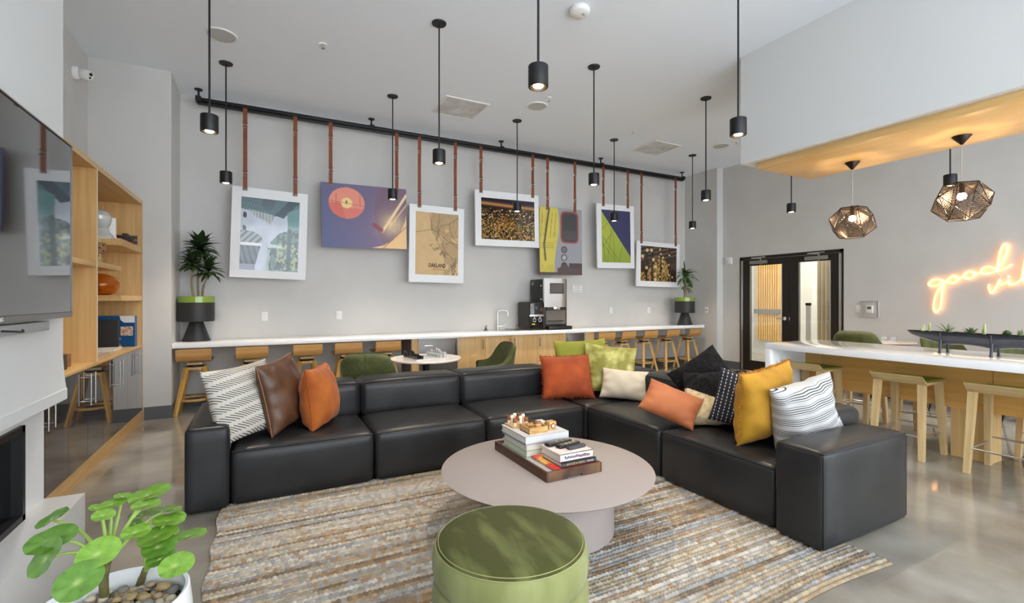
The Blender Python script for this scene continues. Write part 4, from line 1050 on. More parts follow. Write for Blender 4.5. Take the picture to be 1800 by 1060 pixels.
def arm(lo, hi, rim):
    bm = B(); b_puffy(bm, lo, hi, .03, (.005, .006, .014), 8); o = obj('arm', bm, leather, sofa, angle=75)
    z = hi[2] - .010; i = .007
    P = [(lo[0] + i, hi[1] - .02, z), (lo[0] + i, lo[1] + i, z), (hi[0] - i, lo[1] + i, z), (hi[0] - i, hi[1] - .02, z)]
    tube('piping', leather_seam, P, .0045, o, 6)
    for (x, y) in ((lo[0] + .009, lo[1] + .009), (hi[0] - .009, lo[1] + .009)): tube('corner_seam', leather_seam, [(x - .003 * (1 if x < (lo[0] + hi[0]) / 2 else -1), y - .003, SB + .02), (x - .003 * (1 if x < (lo[0] + hi[0]) / 2 else -1), y - .003, hi[2] - .02)], .0025, o, 5)
arm((-.442, 3.60, SB), (-.198, 4.54, .552), 0)
arm((2.655, 1.48, SB), (3.55, 1.762, .552), 0)
for (x, y) in ((-.38, 3.70), (.65, 3.70), (.65, 4.45), (-.38, 4.45), (1.66, 4.45), (1.66, 3.7), (2.6, 4.45), (3.5, 4.45), (3.5, 3.0), (3.45, 1.58), (2.75, 1.58), (2.75, 2.7)):
    cyl('foot', black_plastic, (x, y), .025, .0, SB + .01, sofa, 10)

# ================================================================== coffee table and ottoman
mauve = M('taupe_lacquer', srgb(160, 150, 146), .36)
ct = thing('coffee_table', 'round taupe coffee table on a wide drum base', 'coffee table', (1.53, 2.47, .016))
lathe('table_top', mauve, [(0, .333), (.60, .333), (.632, .343), (.636, .348), (.632, .350), (0, .350)], ct, 72)
lathe('drum_base', mauve, [(0, 0), (.405, 0), (.405, .004), (.395, .20), (.392, .333), (0, .333)], ct, 64)
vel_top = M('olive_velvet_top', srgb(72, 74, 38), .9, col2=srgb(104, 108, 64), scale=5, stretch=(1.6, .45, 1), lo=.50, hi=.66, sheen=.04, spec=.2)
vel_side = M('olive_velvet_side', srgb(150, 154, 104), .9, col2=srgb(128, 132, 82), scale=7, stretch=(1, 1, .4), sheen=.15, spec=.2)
ot = thing('ottoman', 'round olive green velvet pouf of stacked rolls beside the coffee table', 'ottoman', (.882, 1.70, .016))
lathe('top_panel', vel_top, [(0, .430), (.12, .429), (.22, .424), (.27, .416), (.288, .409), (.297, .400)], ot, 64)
def roll(z0, z1, r0, r1, top=None):
    n = 12; out = []
    for k in range(n + 1):
        a = -math.pi / 2 + math.pi * k / n; z = (z0 + z1) / 2 + (z1 - z0) / 2 * math.sin(a); out.append((r0 + (r1 - r0) * math.cos(a) ** .6 if math.cos(a) > 0 else r0, z))
    return out
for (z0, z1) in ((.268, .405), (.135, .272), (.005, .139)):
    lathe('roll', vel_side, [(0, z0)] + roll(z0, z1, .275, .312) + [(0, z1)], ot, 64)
for r_, z_ in ((.2885, .4095), (.2975, .4005)): tube('seam', M('olive_seam', srgb(160, 160, 110), .8), [(r_ * math.cos(q * math.pi / 36), r_ * math.sin(q * math.pi / 36), z_) for q in range(72)], .0016, ot, 5, True)

# ================================================================== cushions
from mathutils.bvhtree import BVHTree
from mathutils.kdtree import KDTree
SOLIDS, PILE = [], []
for o_ in sofa.children:
    if o_.name.split('.')[0] in ('seat', 'backrest', 'arm'):
        SOLIDS.append(BVHTree.FromPolygons([v.co.copy() for v in o_.data.vertices], [tuple(p.vertices) for p in o_.data.polygons]))
def off_sofa(p, gap=.002):
    for t in SOLIDS:
        loc, nn, i, d = t.find_nearest(p, .2)
        if loc is not None and (p - loc).dot(nn) < 0: p = loc + nn * gap
    return p
_k = np.arange(500) + .5; _ph = np.arccos(1 - 2 * _k / 500); _th = math.pi * (1 + 5 ** .5) * _k
DIRS = np.stack([np.cos(_th) * np.sin(_ph), np.sin(_th) * np.sin(_ph), np.cos(_ph)], -1)
def contact(P, Q):
    """direction in which two cushions overlap least, the overlap, and the plane between them"""
    lo_ = (P @ DIRS.T).max(0); hi_ = (Q @ DIRS.T).min(0); ov = lo_ - hi_; i = int(ov.argmin())
    return DIRS[i], ov[i], (lo_[i] + hi_[i]) / 2
def cushion(label, mat, w_, h_, t_, xy, nrm, roll_, z0=.398, group='sofa cushions', fringe=None, pipe=None, wr=.006, name='cushion', seed=0, lift=0, corner=.07, split=None):
    n = 84 if split else 30; V = []; Fc = []; rng = random.Random(seed)
    ph = [rng.uniform(0, 6.28) for _ in range(6)]
    def side(sg):
        base = len(V)
        for j in range(n + 1):
            for i in range(n + 1):
                a = math.sin((i / n - .5) * math.pi); b = math.sin((j / n - .5) * math.pi)
                x = w_ / 2 * a * (1 - corner * (1 - b * b)); y = h_ / 2 * b * (1 - corner * (1 - a * a))
                pf = (max(0, (1 - a * a)) * max(0, (1 - b * b))) ** .42
                wv = wr * (math.sin(9 * a + 4 * b + ph[0]) * .5 + math.sin(5 * b - 7 * a + ph[1]) * .5 + .6 * math.sin(15 * a * b + ph[2])) * min(1, pf * 2.2) * (1 - .5 * pf)
                sag = 1 + .18 * (-b)
                V.append(Vector((x, y, sg * (t_ / 2 * pf * sag) + wv)))
        for j in range(n):
            for i in range(n):
                q = (base + j * (n + 1) + i, base + j * (n + 1) + i + 1, base + (j + 1) * (n + 1) + i + 1, base + (j + 1) * (n + 1) + i)
                Fc.append(q if sg > 0 else q[::-1])
    side(1); side(-1)
    bm = B(); vs = [bm.verts.new(v) for v in V]
    for f in Fc: bm.faces.new([vs[i] for i in f])
    bmesh.ops.remove_doubles(bm, verts=bm.verts, dist=1e-5)
    if split:
        bm.normal_update()
        for f in bm.faces:
            q = f.calc_center_median(); f.material_index = 1 if q.y + split[0] * q.x < split[1] * h_ else 0
    z = Vector(nrm).normalized(); up = Vector((0, 0, 1)); y = (up - z * up.dot(z)).normalized(); x = y.cross(z)
    m3 = Matrix((x, y, z)).transposed() @ Matrix.Rotation(roll_, 3, 'Z')
    zs = [(m3 @ v).z for v in V]
    at_ = Vector((xy[0], xy[1], z0 - min(zs) + lift))
    bm.verts.index_update()
    PILE.append(dict(bm=bm, m3=np.array(m3), at=np.array(at_), P=np.array([m3 @ v.co for v in bm.verts]) + np.array(at_), old=[v.co.copy() for v in bm.verts],
                     args=(label, mat, w_, h_, corner, fringe, pipe, name, group, rng)))
def settle():
    n = len(PILE)
    pairs = [(i, j) for i in range(n) for j in range(i + 1, n)]
    for _ in range(4):                       # ease touching cushions apart a little
        for i, j in pairs:
            d, ov, c = contact(PILE[i]['P'], PILE[j]['P'])
            if ov > .02:
                mv = d * min(ov * .10, .008); mv[2] = 0
                PILE[i]['P'] = PILE[i]['P'] - mv; PILE[i]['at'] = PILE[i]['at'] - mv; PILE[j]['P'] = PILE[j]['P'] + mv; PILE[j]['at'] = PILE[j]['at'] + mv
    planes = []
    for i, j in pairs:
        d, ov, c = contact(PILE[i]['P'], PILE[j]['P'])
        if ov > -.002: planes.append((i, j, d, c))
    for _ in range(4):                       # then let the filling give where they press on each other and on the sofa
        for r in PILE: r['P'] = np.array([off_sofa(Vector(p)) for p in r['P']])
        for i, j, d, c in planes:
            for k, sg in ((i, -1), (j, 1)):
                P = PILE[k]['P']; e = (P @ d - c) * sg - .0015; e = np.minimum(e, 0); PILE[k]['P'] = P - np.outer(e, d) * sg
    for r in PILE:
        m3 = Matrix(r['m3'].tolist()); at_ = Vector(r['at']); m3i = m3.transposed(); bm = r['bm']
        for v, p in zip(bm.verts, r['P']): v.co = m3i @ (Vector(p) - at_)
        finish(r, bm, m3, at_)
def finish(r, bm, m3, at_):
    label, mat, w_, h_, corner, fringe, pipe, name, group, rng = r['args']
    old = r['old']; new = [v.co.copy() for v in bm.verts]
    kd = KDTree(len(old))
    for i, c_ in enumerate(old): kd.insert(c_, i)
    kd.balance()
    o = obj(name, bm, mat, None, angle=170)
    o.rotation_euler = m3.to_euler(); o.location = at_
    tag(o, label, 'cushion', group)
    border = []
    for q in range(4):
        for i in range(36):
            k = -1 + 2 * i / 36
            a, b = ((k, -1), (1, k), (-k, 1), (-1, -k))[q]
            border.append(Vector((w_ / 2 * a * (1 - corner * (1 - b * b)), h_ / 2 * b * (1 - corner * (1 - a * a)), 0)))
    border = [p + (new[kd.find(p)[1]] - old[kd.find(p)[1]]) for p in border]
    if fringe:
        bm = B()
        for k, p in enumerate(border):
            for rep in range(3):
                d = (p.normalized() + Vector((rng.uniform(-.5, .5), rng.uniform(-.5, .5), rng.uniform(-.7, .7)))).normalized() * rng.uniform(.014, .032)
                q = p + Vector((rng.uniform(-.006, .006), rng.uniform(-.006, .006), 0)); s_ = d.orthogonal().normalized() * .003; s2 = d.cross(s_).normalized() * .003
                v = [bm.verts.new(c) for c in (q + s_, q - s_ + s2, q - s_ - s2, q + d)]
                for f in ((0, 1, 3), (1, 2, 3), (2, 0, 3)): bm.faces.new([v[i] for i in f])
        fo = obj('fringe', bm, fringe, o, smooth=False); fo['kind'] = 'stuff'
    if pipe: tube('edge_seam', pipe, border, .0035, o, 6, True)
    return o
def stripes(name, c_bg, c_ln, freq, ang, lw, wob=.02, band=0, bang=None):
    """thin drawn lines across cloth"""
    m, nt, b = nodes_of(name); N, L = nt.nodes, nt.links
    b.inputs['Roughness'].default_value = .85
    tc = N.new('ShaderNodeTexCoord'); mp = N.new('ShaderNodeMapping'); mp.inputs['Rotation'].default_value = (0, 0, ang)
    wv = N.new('ShaderNodeTexWave'); wv.bands_direction = 'Y'; wv.inputs['Scale'].default_value = freq; wv.inputs['Distortion'].default_value = 1.2; wv.inputs['Detail'].default_value = 1; wv.inputs['Detail Scale'].default_value = .35
    rp = N.new('ShaderNodeValToRGB'); rp.color_ramp.elements[0].position = lw; rp.color_ramp.elements[0].color = c_ln; rp.color_ramp.elements[1].position = lw + .12; rp.color_ramp.elements[1].color = c_bg
    L.new(tc.outputs['Object'], mp.inputs['Vector']); L.new(mp.outputs['Vector'], wv.inputs['Vector']); L.new(wv.outputs['Fac'], rp.inputs['Fac'])
    if band:
        w2 = N.new('ShaderNodeTexWave'); w2.bands_direction = 'Y'; w2.inputs['Scale'].default_value = freq / band; w2.inputs['Distortion'].default_value = .4
        m2 = N.new('ShaderNodeMapping'); m2.inputs['Rotation'].default_value = (0, 0, ang if bang is None else bang); L.new(tc.outputs['Object'], m2.inputs['Vector']); L.new(m2.outputs['Vector'], w2.inputs['Vector'])
        r2 = N.new('ShaderNodeValToRGB'); r2.color_ramp.elements[0].position = .74; r2.color_ramp.elements[0].color = (0, 0, 0, 1); r2.color_ramp.elements[1].position = .78; r2.color_ramp.elements[1].color = (1, 1, 1, 1)
        mx_ = N.new('ShaderNodeMixRGB'); L.new(w2.outputs['Fac'], r2.inputs['Fac']); L.new(r2.outputs['Color'], mx_.inputs['Fac']); L.new(rp.outputs['Color'], mx_.inputs['Color1']); mx_.inputs['Color2'].default_value = c_bg
        L.new(mx_.outputs['Color'], b.inputs['Base Color'])
    else: L.new(rp.outputs['Color'], b.inputs['Base Color'])
    return m
def dots(name, c_bg, c_dot):
    m, nt, b = nodes_of(name); N, L = nt.nodes, nt.links; b.inputs['Roughness'].default_value = .85
    tc = N.new('ShaderNodeTexCoord'); sp = N.new('ShaderNodeSeparateXYZ'); L.new(tc.outputs['Object'], sp.inputs[0])
    def band(o, f, th, off):
        a = N.new('ShaderNodeMath'); a.operation = 'MULTIPLY_ADD'; a.inputs[1].default_value = f; a.inputs[2].default_value = off; L.new(o, a.inputs[0])
        c = N.new('ShaderNodeMath'); c.operation = 'FRACT'; L.new(a.outputs[0], c.inputs[0])
        d = N.new('ShaderNodeMath'); d.operation = 'LESS_THAN'; d.inputs[1].default_value = th; L.new(c.outputs[0], d.inputs[0]); return d.outputs[0]
    mu = N.new('ShaderNodeMath'); mu.operation = 'MULTIPLY'; L.new(band(sp.outputs[0], 34, .20, 100), mu.inputs[0]); L.new(band(sp.outputs[1], 42, .55, 100), mu.inputs[1])
    mx_ = N.new('ShaderNodeMixRGB'); mx_.inputs['Color1'].default_value = c_bg; mx_.inputs['Color2'].default_value = c_dot; L.new(mu.outputs[0], mx_.inputs['Fac']); L.new(mx_.outputs['Color'], b.inputs['Base Color'])
    return m
striped_l = stripes('striped_linen', srgb(200, 194, 184), srgb(40, 37, 35), 21, R(30), .18, band=5, bang=R(-6))
striped_r = stripes('lined_cotton', srgb(188, 187, 186), srgb(40, 38, 40), 25, R(-4), .20, band=6)
brown_l = M('brown_leather', srgb(96, 64, 44), .38, col2=srgb(78, 50, 34), scale=5, bump=.15, bscale=22)
orange_v = M('orange_velvet', srgb(170, 90, 24), .8, col2=srgb(146, 72, 16), scale=7, sheen=.1)
rust_v = M('rust_velvet', srgb(166, 70, 12), .75, col2=srgb(138, 52, 6), scale=5, sheen=.12)
olive_c = M('olive_cotton', srgb(146, 146, 52), .85, col2=srgb(132, 134, 44), scale=5, sheen=.08)
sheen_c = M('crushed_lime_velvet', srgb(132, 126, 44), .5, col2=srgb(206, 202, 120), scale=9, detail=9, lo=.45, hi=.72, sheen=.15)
cream_c = M('cream_leather', srgb(206, 194, 172), .45, col2=srgb(196, 182, 160), scale=4)
peach_c = M('peach_velvet', srgb(180, 106, 62), .6, col2=srgb(164, 90, 48), scale=5, sheen=.1)
fur_b = M('black_fur', srgb(18, 17, 18), .95, col2=srgb(34, 32, 33), scale=40, bump=.8, bscale=90, sheen=.05, spec=.1)
fur_c = M('cream_shearling', srgb(222, 202, 164), .95, col2=srgb(200, 176, 134), scale=30, bump=.8, bscale=80)
navy_c = dots('navy_dotted', srgb(34, 36, 48), srgb(214, 214, 210))
mustard = M('mustard_velvet', srgb(186, 138, 34), .8, col2=srgb(164, 116, 20), scale=6, sheen=.08)
must_f = M('mustard_fringe', srgb(168, 108, 20), .9)
rust_f = M('rust_fringe', srgb(164, 64, 16), .9)
cushion('cream cushion with thin black stripes leaning on the left sofa arm', striped_l, .52, .52, .19, (-.09, 3.86), (.62, -.74, .28), R(4), seed=1, wr=.012)
cushion('brown leather cushion between the striped and orange ones at the left', brown_l, .50, .52, .24, (.115, 4.0), (.86, -.50, .18), R(5), seed=2, wr=.010, pipe=M('tan_seam', srgb(150, 110, 80), .6))
cushion('orange velvet cushion with a trimmed edge, third at the left sofa arm', orange_v, .44, .46, .27, (.37, 4.02), (.90, -.42, .12), R(0), seed=3, wr=.010, pipe=rust_f)
cushion('plain olive green cushion at the back of the sofa corner', olive_c, .56, .50, .16, (2.97, 4.10), (-.42, -.88, .22), R(3), seed=4, lift=.05)
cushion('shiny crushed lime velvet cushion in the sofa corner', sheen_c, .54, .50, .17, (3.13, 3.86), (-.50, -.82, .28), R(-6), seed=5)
cushion('rust orange velvet cushion with frayed edges in the sofa corner', rust_v, .50, .44, .18, (2.72, 4.00), (-.40, -.80, .45), R(2), seed=6, fringe=rust_f)
cushion('small cream leather lumbar cushion in the sofa corner', cream_c, .45, .30, .15, (3.13, 3.62), (-.66, -.66, .42), R(-3), seed=7)
cushion('black fur cushion standing on its corner behind the peach one', fur_b, .46, .46, .22, (3.245, 2.74), (-.70, -.50, .35), R(38), seed=9, wr=.014)
cushion('half black half cream fur cushion beside the peach one', [fur_b, fur_c], .50, .46, .23, (3.12, 2.55), (-.66, -.42, .60), R(8), seed=10, wr=.012, split=(.55, -.12))
cushion('peach satin lumbar cushion lying on the right sofa seat', peach_c, .43, .28, .15, (2.83, 2.71), (-.50, -.62, .60), R(-24), seed=8)
cushion('navy cushion with rows of white stitched dashes', navy_c, .40, .40, .20, (3.10, 2.27), (-.74, -.60, .05), R(-13), seed=11)
cushion('mustard velvet cushion with a shaggy fringe on the right sofa', mustard, .50, .50, .28, (3.05, 2.085), (.0, -.96, -.14), R(8), seed=12, fringe=must_f, wr=.010)
cushion('white cushion with fine black wavy lines by the right sofa arm', striped_r, .46, .42, .28, (3.12, 1.905), (-.25, -.94, -.12), R(13), seed=13, wr=.012, corner=.10)

settle()

# ================================================================== counter stools
def counter_stool():
    t = thing('counter_stool', 'stool', 'stool', (0, 0, 0))
    # seat shell: flat seat that bends up into a low back at -y
    pr = [(.20, .635), (.10, .628), (0, .625), (-.10, .627), (-.155, .638), (-.188, .665), (-.205, .71), (-.212, .785)]
    pr = [(p.y, p.z) for p in spline([(0, a, b) for a, b in pr], 5)]
    bm = B(); hw = .178; th_ = .013; rows = []
    for i, (y, z) in enumerate(pr):
        a = Vector(pr[max(i - 1, 0)]); b = Vector(pr[min(i + 1, len(pr) - 1)]); tg = (b - a).normalized(); nn = Vector((tg.y, -tg.x)) * th_
        rows.append([bm.verts.new(v) for v in ((-hw, y, z), (hw, y, z), (hw, y + nn.x, z + nn.y), (-hw, y + nn.x, z + nn.y))])
    for a, b in zip(rows, rows[1:]):
        for k in range(4): bm.faces.new((a[k], a[(k + 1) % 4], b[(k + 1) % 4], b[k]))
    bm.faces.new(rows[0][::-1]); bm.faces.new(rows[-1]); obj('seat_shell', bm, ply, t)
    box('seat_block', pale_oak, (-.08, -.08, .585), (.08, .08, .614), t, .003)
    cyl('swivel_plate', black_metal, (0, 0), .085, .558, .586, t, 24)
    bm = B()
    b_box(bm, (-.10, -.10, .525), (.10, .10, .558), .004); obj('leg_frame', bm, leg_wood, t)
    for sx in (-1, 1):
        for sy in (-1, 1): beam('leg', leg_wood, (sx * .185, sy * .185, 0), (sx * .085, sy * .085, .555), .034, .034, t, (sx, -sy, 0), .042, .042)
    rr = .165
    bm = B(); b_lathe(bm, [(rr - .012, .155), (rr + .006, .155), (rr + .006, .18), (rr - .012, .18), (rr - .012, .155)], 36); obj('foot_ring', bm, leg_wood, t)
    return t
st = counter_stool(); first = True
cs = [(-.735, 'first counter stool from the left pier, under the planter'), (-.14, 'second counter stool from the left pier'), (.51, 'third counter stool from the left pier'), (1.03, 'fourth counter stool from the left, behind the green chair'), (1.56, 'fifth counter stool from the left, beside the oak gable'),
      (5.47, 'counter stool nearest the narrow oak end cabinet'), (5.95, 'second counter stool right of the narrow oak cabinet'), (6.50, 'third counter stool right of the narrow oak cabinet'), (7.08, 'fourth counter stool right of the narrow oak cabinet'), (7.68, 'last counter stool at the right end of the counter')]
for k, (x, lab) in enumerate(cs):
    rz = R((0, 5, 3, 0, 2, -4, 6, 4, 3, 4)[k])
    o = st if k == 0 else dup(st, (0, 0, 0))
    o.location = (x, 6.96, 0); o.rotation_euler = (0, 0, rz); o['label'] = lab; o['group'] = 'bentwood counter stools'

# ================================================================== island, its stools
IZ, IX0, IX1, IY0, IY1 = .91, 4.78, 5.73, .30, 3.27
isl = thing('kitchen_island', 'long white topped oak island table at the right', 'island', (5.3, 1.8, 0), world=True)
box('island_top', quartz, (IX0, IY0, IZ - .06), (IX1, IY1, IZ), isl, .003)
box('waterfall_end', quartz, (IX0, IY1 - .06, 0), (IX1, IY1, IZ - .06), isl, .002)
iz0 = .425
island_oak = oak('island_oak', srgb(230, 184, 108), srgb(212, 164, 88), 'y', .42)
for (a, b) in ((3.03, IY1 - .06), (1.66, 3.026), (.36, 1.656)): box('apron_panel', island_oak, (5.40, a, iz0), (5.60, b, IZ - .06), isl)
for (a, b) in ((1.665, 1.935), (.40, .66)): box('pedestal', oak('island_oak_upright', srgb(222, 188, 130), srgb(204, 166, 108), 'z', .42), (5.401, a, 0), (5.599, b, iz0), isl)
def bar_stool():
    t = thing('island_stool', 'stool', 'stool', (0, 0, 0))
    # local: the raised lip is on the -x side, length along y
    pr = [(-.235, .722), (-.165, .665), (.205, .665)]
    hw = .20; th_ = .022; bm = B(); rows = []
    off = [(.012, -.020), (.008, -.024), (0, -.022)]
    for (x, z), (ox_, oz_) in zip(pr, off): rows.append([bm.verts.new(v) for v in ((x, -hw, z), (x, hw, z), (x + ox_, hw, z + oz_), (x + ox_, -hw, z + oz_))])
    for a, b in zip(rows, rows[1:]):
        for k in range(4): bm.faces.new((a[k], a[(k + 1) % 4], b[(k + 1) % 4], b[k]))
    bm.faces.new(rows[0][::-1]); bm.faces.new(rows[-1]); obj('seat_board', bm, pale_oak_y, t)
    bm = B(); pr2 = [(-.222, .716), (-.160, .667), (.19, .667)]; rows = []
    for (x, z) in pr2: rows.append([bm.verts.new(v) for v in ((x, -hw + .012, z), (x, hw - .012, z), (x + .002, hw - .012, z + .010), (x + .002, -hw + .012, z + .010))])
    for a, b in zip(rows, rows[1:]):
        for k in range(4): bm.faces.new((a[k], a[(k + 1) % 4], b[(k + 1) % 4], b[k]))
    bm.faces.new(rows[0][::-1]); bm.faces.new(rows[-1]); obj('seat_pad', bm, M('lime_felt', srgb(136, 144, 44), .9), t)
    for sx in (-1, 1):
        for sy in (-1, 1): beam('leg', pale_oak, (sx * .205 - .01, sy * .185, 0), (sx * .15 - .01, sy * .165, .645), .036, .046, t, (0, 1, 0), .048, .06)
    for (p, q) in (((-.205, -.17, .20), (-.205, .17, .20)), ((.185, -.17, .24), (.185, .17, .24)), ((-.20, -.172, .20), (.18, -.172, .20)), ((-.20, .172, .20), (.18, .172, .20))):
        tube('foot_bar', steel, [p, q], .008, t, 10)
    return t
bs = bar_stool()
near = [(5.165, 2.99, 'island stool at the far end, behind the mustard cushion'), (5.165, 2.15, 'middle stool on the sofa side of the island'), (5.165, 1.49, 'nearest stool on the sofa side of the island, cut by the frame')]
farr = [(5.93, 2.95, 'far side island stool seen through the legs near the waterfall end'), (5.93, 2.30, 'far side island stool seen through the legs before the pedestal'), (5.93, 1.42, 'far side island stool at the right of the pedestal')]
for k, (x, y, lab) in enumerate(near + farr):
    o = bs if k == 0 else dup(bs, (0, 0, 0))
    o.location = (x, y, 0); o.rotation_euler = (0, 0, 0 if k < 3 else math.pi); o['label'] = lab; o['group'] = 'oak island stools'

# ================================================================== café tables and green chairs
marble = M('marble', srgb(228, 212, 200), .2, col2=srgb(200, 180, 168), scale=3.2, detail=14, lo=.52, hi=.72, coat=.3)
def cafe(label, x, y, z, r):
    t = thing('cafe_table', label, 'table', (x, y, 0), group='round marble tables')
    lathe('table_top', marble, [(0, z - .022), (r - .006, z - .022), (r, z - .016), (r, z - .006), (r - .006, z), (0, z)], t, 56)
    cyl('column', black_metal, (0, 0), .038, .02, z - .022, t, 20); lathe('base', black_metal, [(0, 0), (.24, 0), (.24, .012), (.04, .022), (0, .022)], t, 40)
    return t
cafe('round marble table with a chess set behind the sofa', 1.58, 5.06, .74, .385)
cafe('round marble table beyond the island by the right wall', 7.88, 3.56, .78, .36)
def green_chair(ribs):
    t = thing('upholstered_chair', 'chair', 'chair', (0, 0, 0))
    H0, H1 = (.84, .60) if not ribs else (.95, .70)
    def prof(ph):
        k = abs(ph) / R(105)
        return H1 + (H0 - H1) * (1 / (1 + math.exp((k - .52) * 16)))
    def shell(a, b):
        ph = R(-105) + R(210) * a; top = prof(ph)
        e = 3.2; cx, cy = math.sin(ph), -math.cos(ph); rr = 1 / ((abs(cx) ** e + abs(cy) ** e) ** (1 / e)) * .255
        th_ = .035
        # b: 0 outer bottom .. .45 outer top .. .55 inner top .. 1 inner bottom
        if b < .5: f = b / .5; z = .38 + (top - .38) * f; r = rr + .012 + .055 * max(0, (z - .42)) / .4
        else: f = (1 - b) / .5; z = .40 + (top - .40) * f - (.0 if f < 1 else 0); r = rr - th_ + .055 * max(0, (z - .42)) / .4
        edge = 1 - abs((b - .5) * 2)
        if edge > .9: r -= 0
        if ribs: r += .008 * abs(math.sin(a * 22 * math.pi / 2))
        return (cx * r, cy * r, z)
    surf('back_shell', green_velvet, shell, 56, 24, t)
    bm = B(); b_puffy(bm, (-.23, -.22, .36), (.23, .27, .47), .04, (.01, .01, .015), 6); obj('seat', bm, green_velvet, t, angle=75)
    if not ribs:
        tube('back_seam', M('dark_green_piping', srgb(60, 70, 34), .8), [shell(.5, q / 20 * .5) for q in range(21)], .003, t, 5)
        tube('edge_piping', M('dark_green_piping', srgb(60, 70, 34), .8), [shell(q / 40, .5) for q in range(41)], .006, t, 6)
        bm = B()
        for sg in (-1, 1):
            for k in range(-6, 7):
                pts = []
                for q in range(17):
                    a = .5 + (k * .055 + sg * (q / 16 - .5) * .26); b = .06 + .40 * q / 16
                    if .27 < a < .73: p = Vector(shell(a, b)); pts.append(p + Vector((p.x, p.y, 0)).normalized() * .0005)
                if len(pts) > 3: b_tube(bm, pts, .0018, 4)
        q_ = obj('quilt_stitching', bm, M('dark_green_piping', srgb(60, 70, 34), .8), t); q_['kind'] = 'stuff'
    for sx in (-1, 1):
        for sy in (-1, 1): tube('leg', black_metal, [(sx * .2, sy * .2, 0), (sx * .15, sy * .15, .37)], [.009, .013], t, 10)
    return t
c0 = green_chair(False); c0.location = (1.01, 5.14, 0); c0.rotation_euler = (0, 0, R(-22)); c0['label'] = 'quilted green velvet chair seen from behind, left of the chess table'; c0['group'] = 'green velvet chairs'
dup(c0, (2.46, 5.33, 0), R(84), 'quilted green velvet chair seen side on, right of the chess table')
c1 = green_chair(True); c1.location = (7.42, 3.62, 0); c1.rotation_euler = (0, 0, R(-82)); c1['label'] = 'ribbed green chair near the doors at the far marble table'; c1['group'] = 'ribbed green chairs'
dup(c1, (7.50, 2.60, 0), R(160), 'ribbed green chair by the right wall under the left half of the boat planter')
dup(c1, (7.45, 1.92, 0), R(150), 'ribbed green chair by the right wall at the right edge of the photo')

# ================================================================== plants
def leaf_mesh(name, L, W, droop, fold=.25, n=7, tip=1.0, point=1.6):
    """a blade along +x from the origin, arching down; returned as mesh data to share"""
    vs, fs = [], []
    for i in range(n + 1):
        k = i / n; w_ = W / 2 * (math.sin(math.pi * min(1, k * .93 + .07)) ** .8) * (1 if k < 1 else 0)
        x = L * k * (1 - .12 * droop * k); z = L * (.10 * k - droop * k ** 2 * .55)
        vs += [(x, -w_, z + fold * w_), (x, 0, z), (x, w_, z + fold * w_)]
    for i in range(n):
        for j in range(2):
            a = i * 3 + j; fs.append((a, a + 1, a + 4, a + 3))
    me = bpy.data.meshes.new(name); me.from_pydata(vs, [], fs); me.update(); me.polygons.foreach_set('use_smooth', [True] * len(fs))
    return me
dark_leaf = M('dark_leaf', srgb(34, 52, 28), .4, col2=srgb(52, 74, 38), scale=9)
mid_leaf = M('mid_leaf', srgb(52, 84, 38), .38, col2=srgb(84, 118, 54), scale=9)
trunk_m = M('cane_bark', srgb(130, 112, 90), .8, col2=srgb(160, 144, 116), scale=30, stretch=(.2, .2, 3))
pot_black = M('planter_black', srgb(40, 40, 41), .5, bump=.05, bscale=30, bstretch=(.2, .2, 4))
pot_green = M('planter_green_glaze', srgb(120, 146, 56), .12, coat=.4)
soil = M('soil', srgb(60, 48, 38), .95, col2=srgb(40, 32, 26), scale=40, bump=.5, bscale=60)
def pedestal_planter(label, x, y, r=.195):
    t = thing('pedestal_planter', label, 'planter', (x, y, CZ), group='two-tone pedestal planters')
    lathe('pedestal', pot_black, [(0, 0), (.148, 0), (.15, .006), (.075, .235), (.07, .25), (0, .25)], t, 40)
    lathe('bowl', pot_black, [(0, .245), (r - .006, .245), (r, .252), (r, .48), (0, .48)], t, 48)
    lathe('glazed_rim', pot_green, [(r + .001, .48), (r + .001, .552), (r - .004, .557), (r - .012, .552), (r - .014, .53), (0, .525), (0, .48), (r + .001, .48)], t, 48)
    cyl('soil', soil, (0, 0), r - .016, .522, .532, t, 32)
    return t
def rosette(plant, me_list, mat, c, n, lo, hi, seed, sc=(.8, 1.1), flat=0, avoid=None):
    rng = random.Random(seed)
    for k in range(n):
        me = rng.choice(me_list); o = bpy.data.objects.new('leaf', me)
        if not me.materials: me.materials.append(mat)
        az = k * 2.39996 + rng.uniform(-.25, .25); f = k / max(1, n - 1); el = lo + (hi - lo) * f
        o.location = (c[0], c[1], c[2] + .10 * f * (1 - flat)); o.rotation_euler = Euler((rng.uniform(-.3, .3), -el, az)); s_ = rng.uniform(*sc); o.scale = (s_,) * 3
        if avoid and avoid(math.cos(az), math.sin(az)): bpy.data.objects.remove(o); continue
        C.objects.link(o); o.parent = plant
lx, ly = -.74, 7.09
pedestal_planter('black and green pedestal planter at the left end of the worktop', lx, ly)
pl = thing('dracaena_plant', 'dark green bushy dracaena with three heads in the left planter', 'plant', (lx, ly, CZ + .53))
big = [leaf_mesh('dracaena_leaf', .20, .055, .75), leaf_mesh('dracaena_leaf', .18, .052, .5), leaf_mesh('dracaena_leaf', .19, .05, 1.0)]
heads = [((-.03, 0, 0), (-.035, -.06, .37), 58, 1.0), ((.02, .0, 0), (.045, .0, .56), 70, 1.3), ((.06, .01, 0), (.135, -.06, .30), 48, 1.1)]
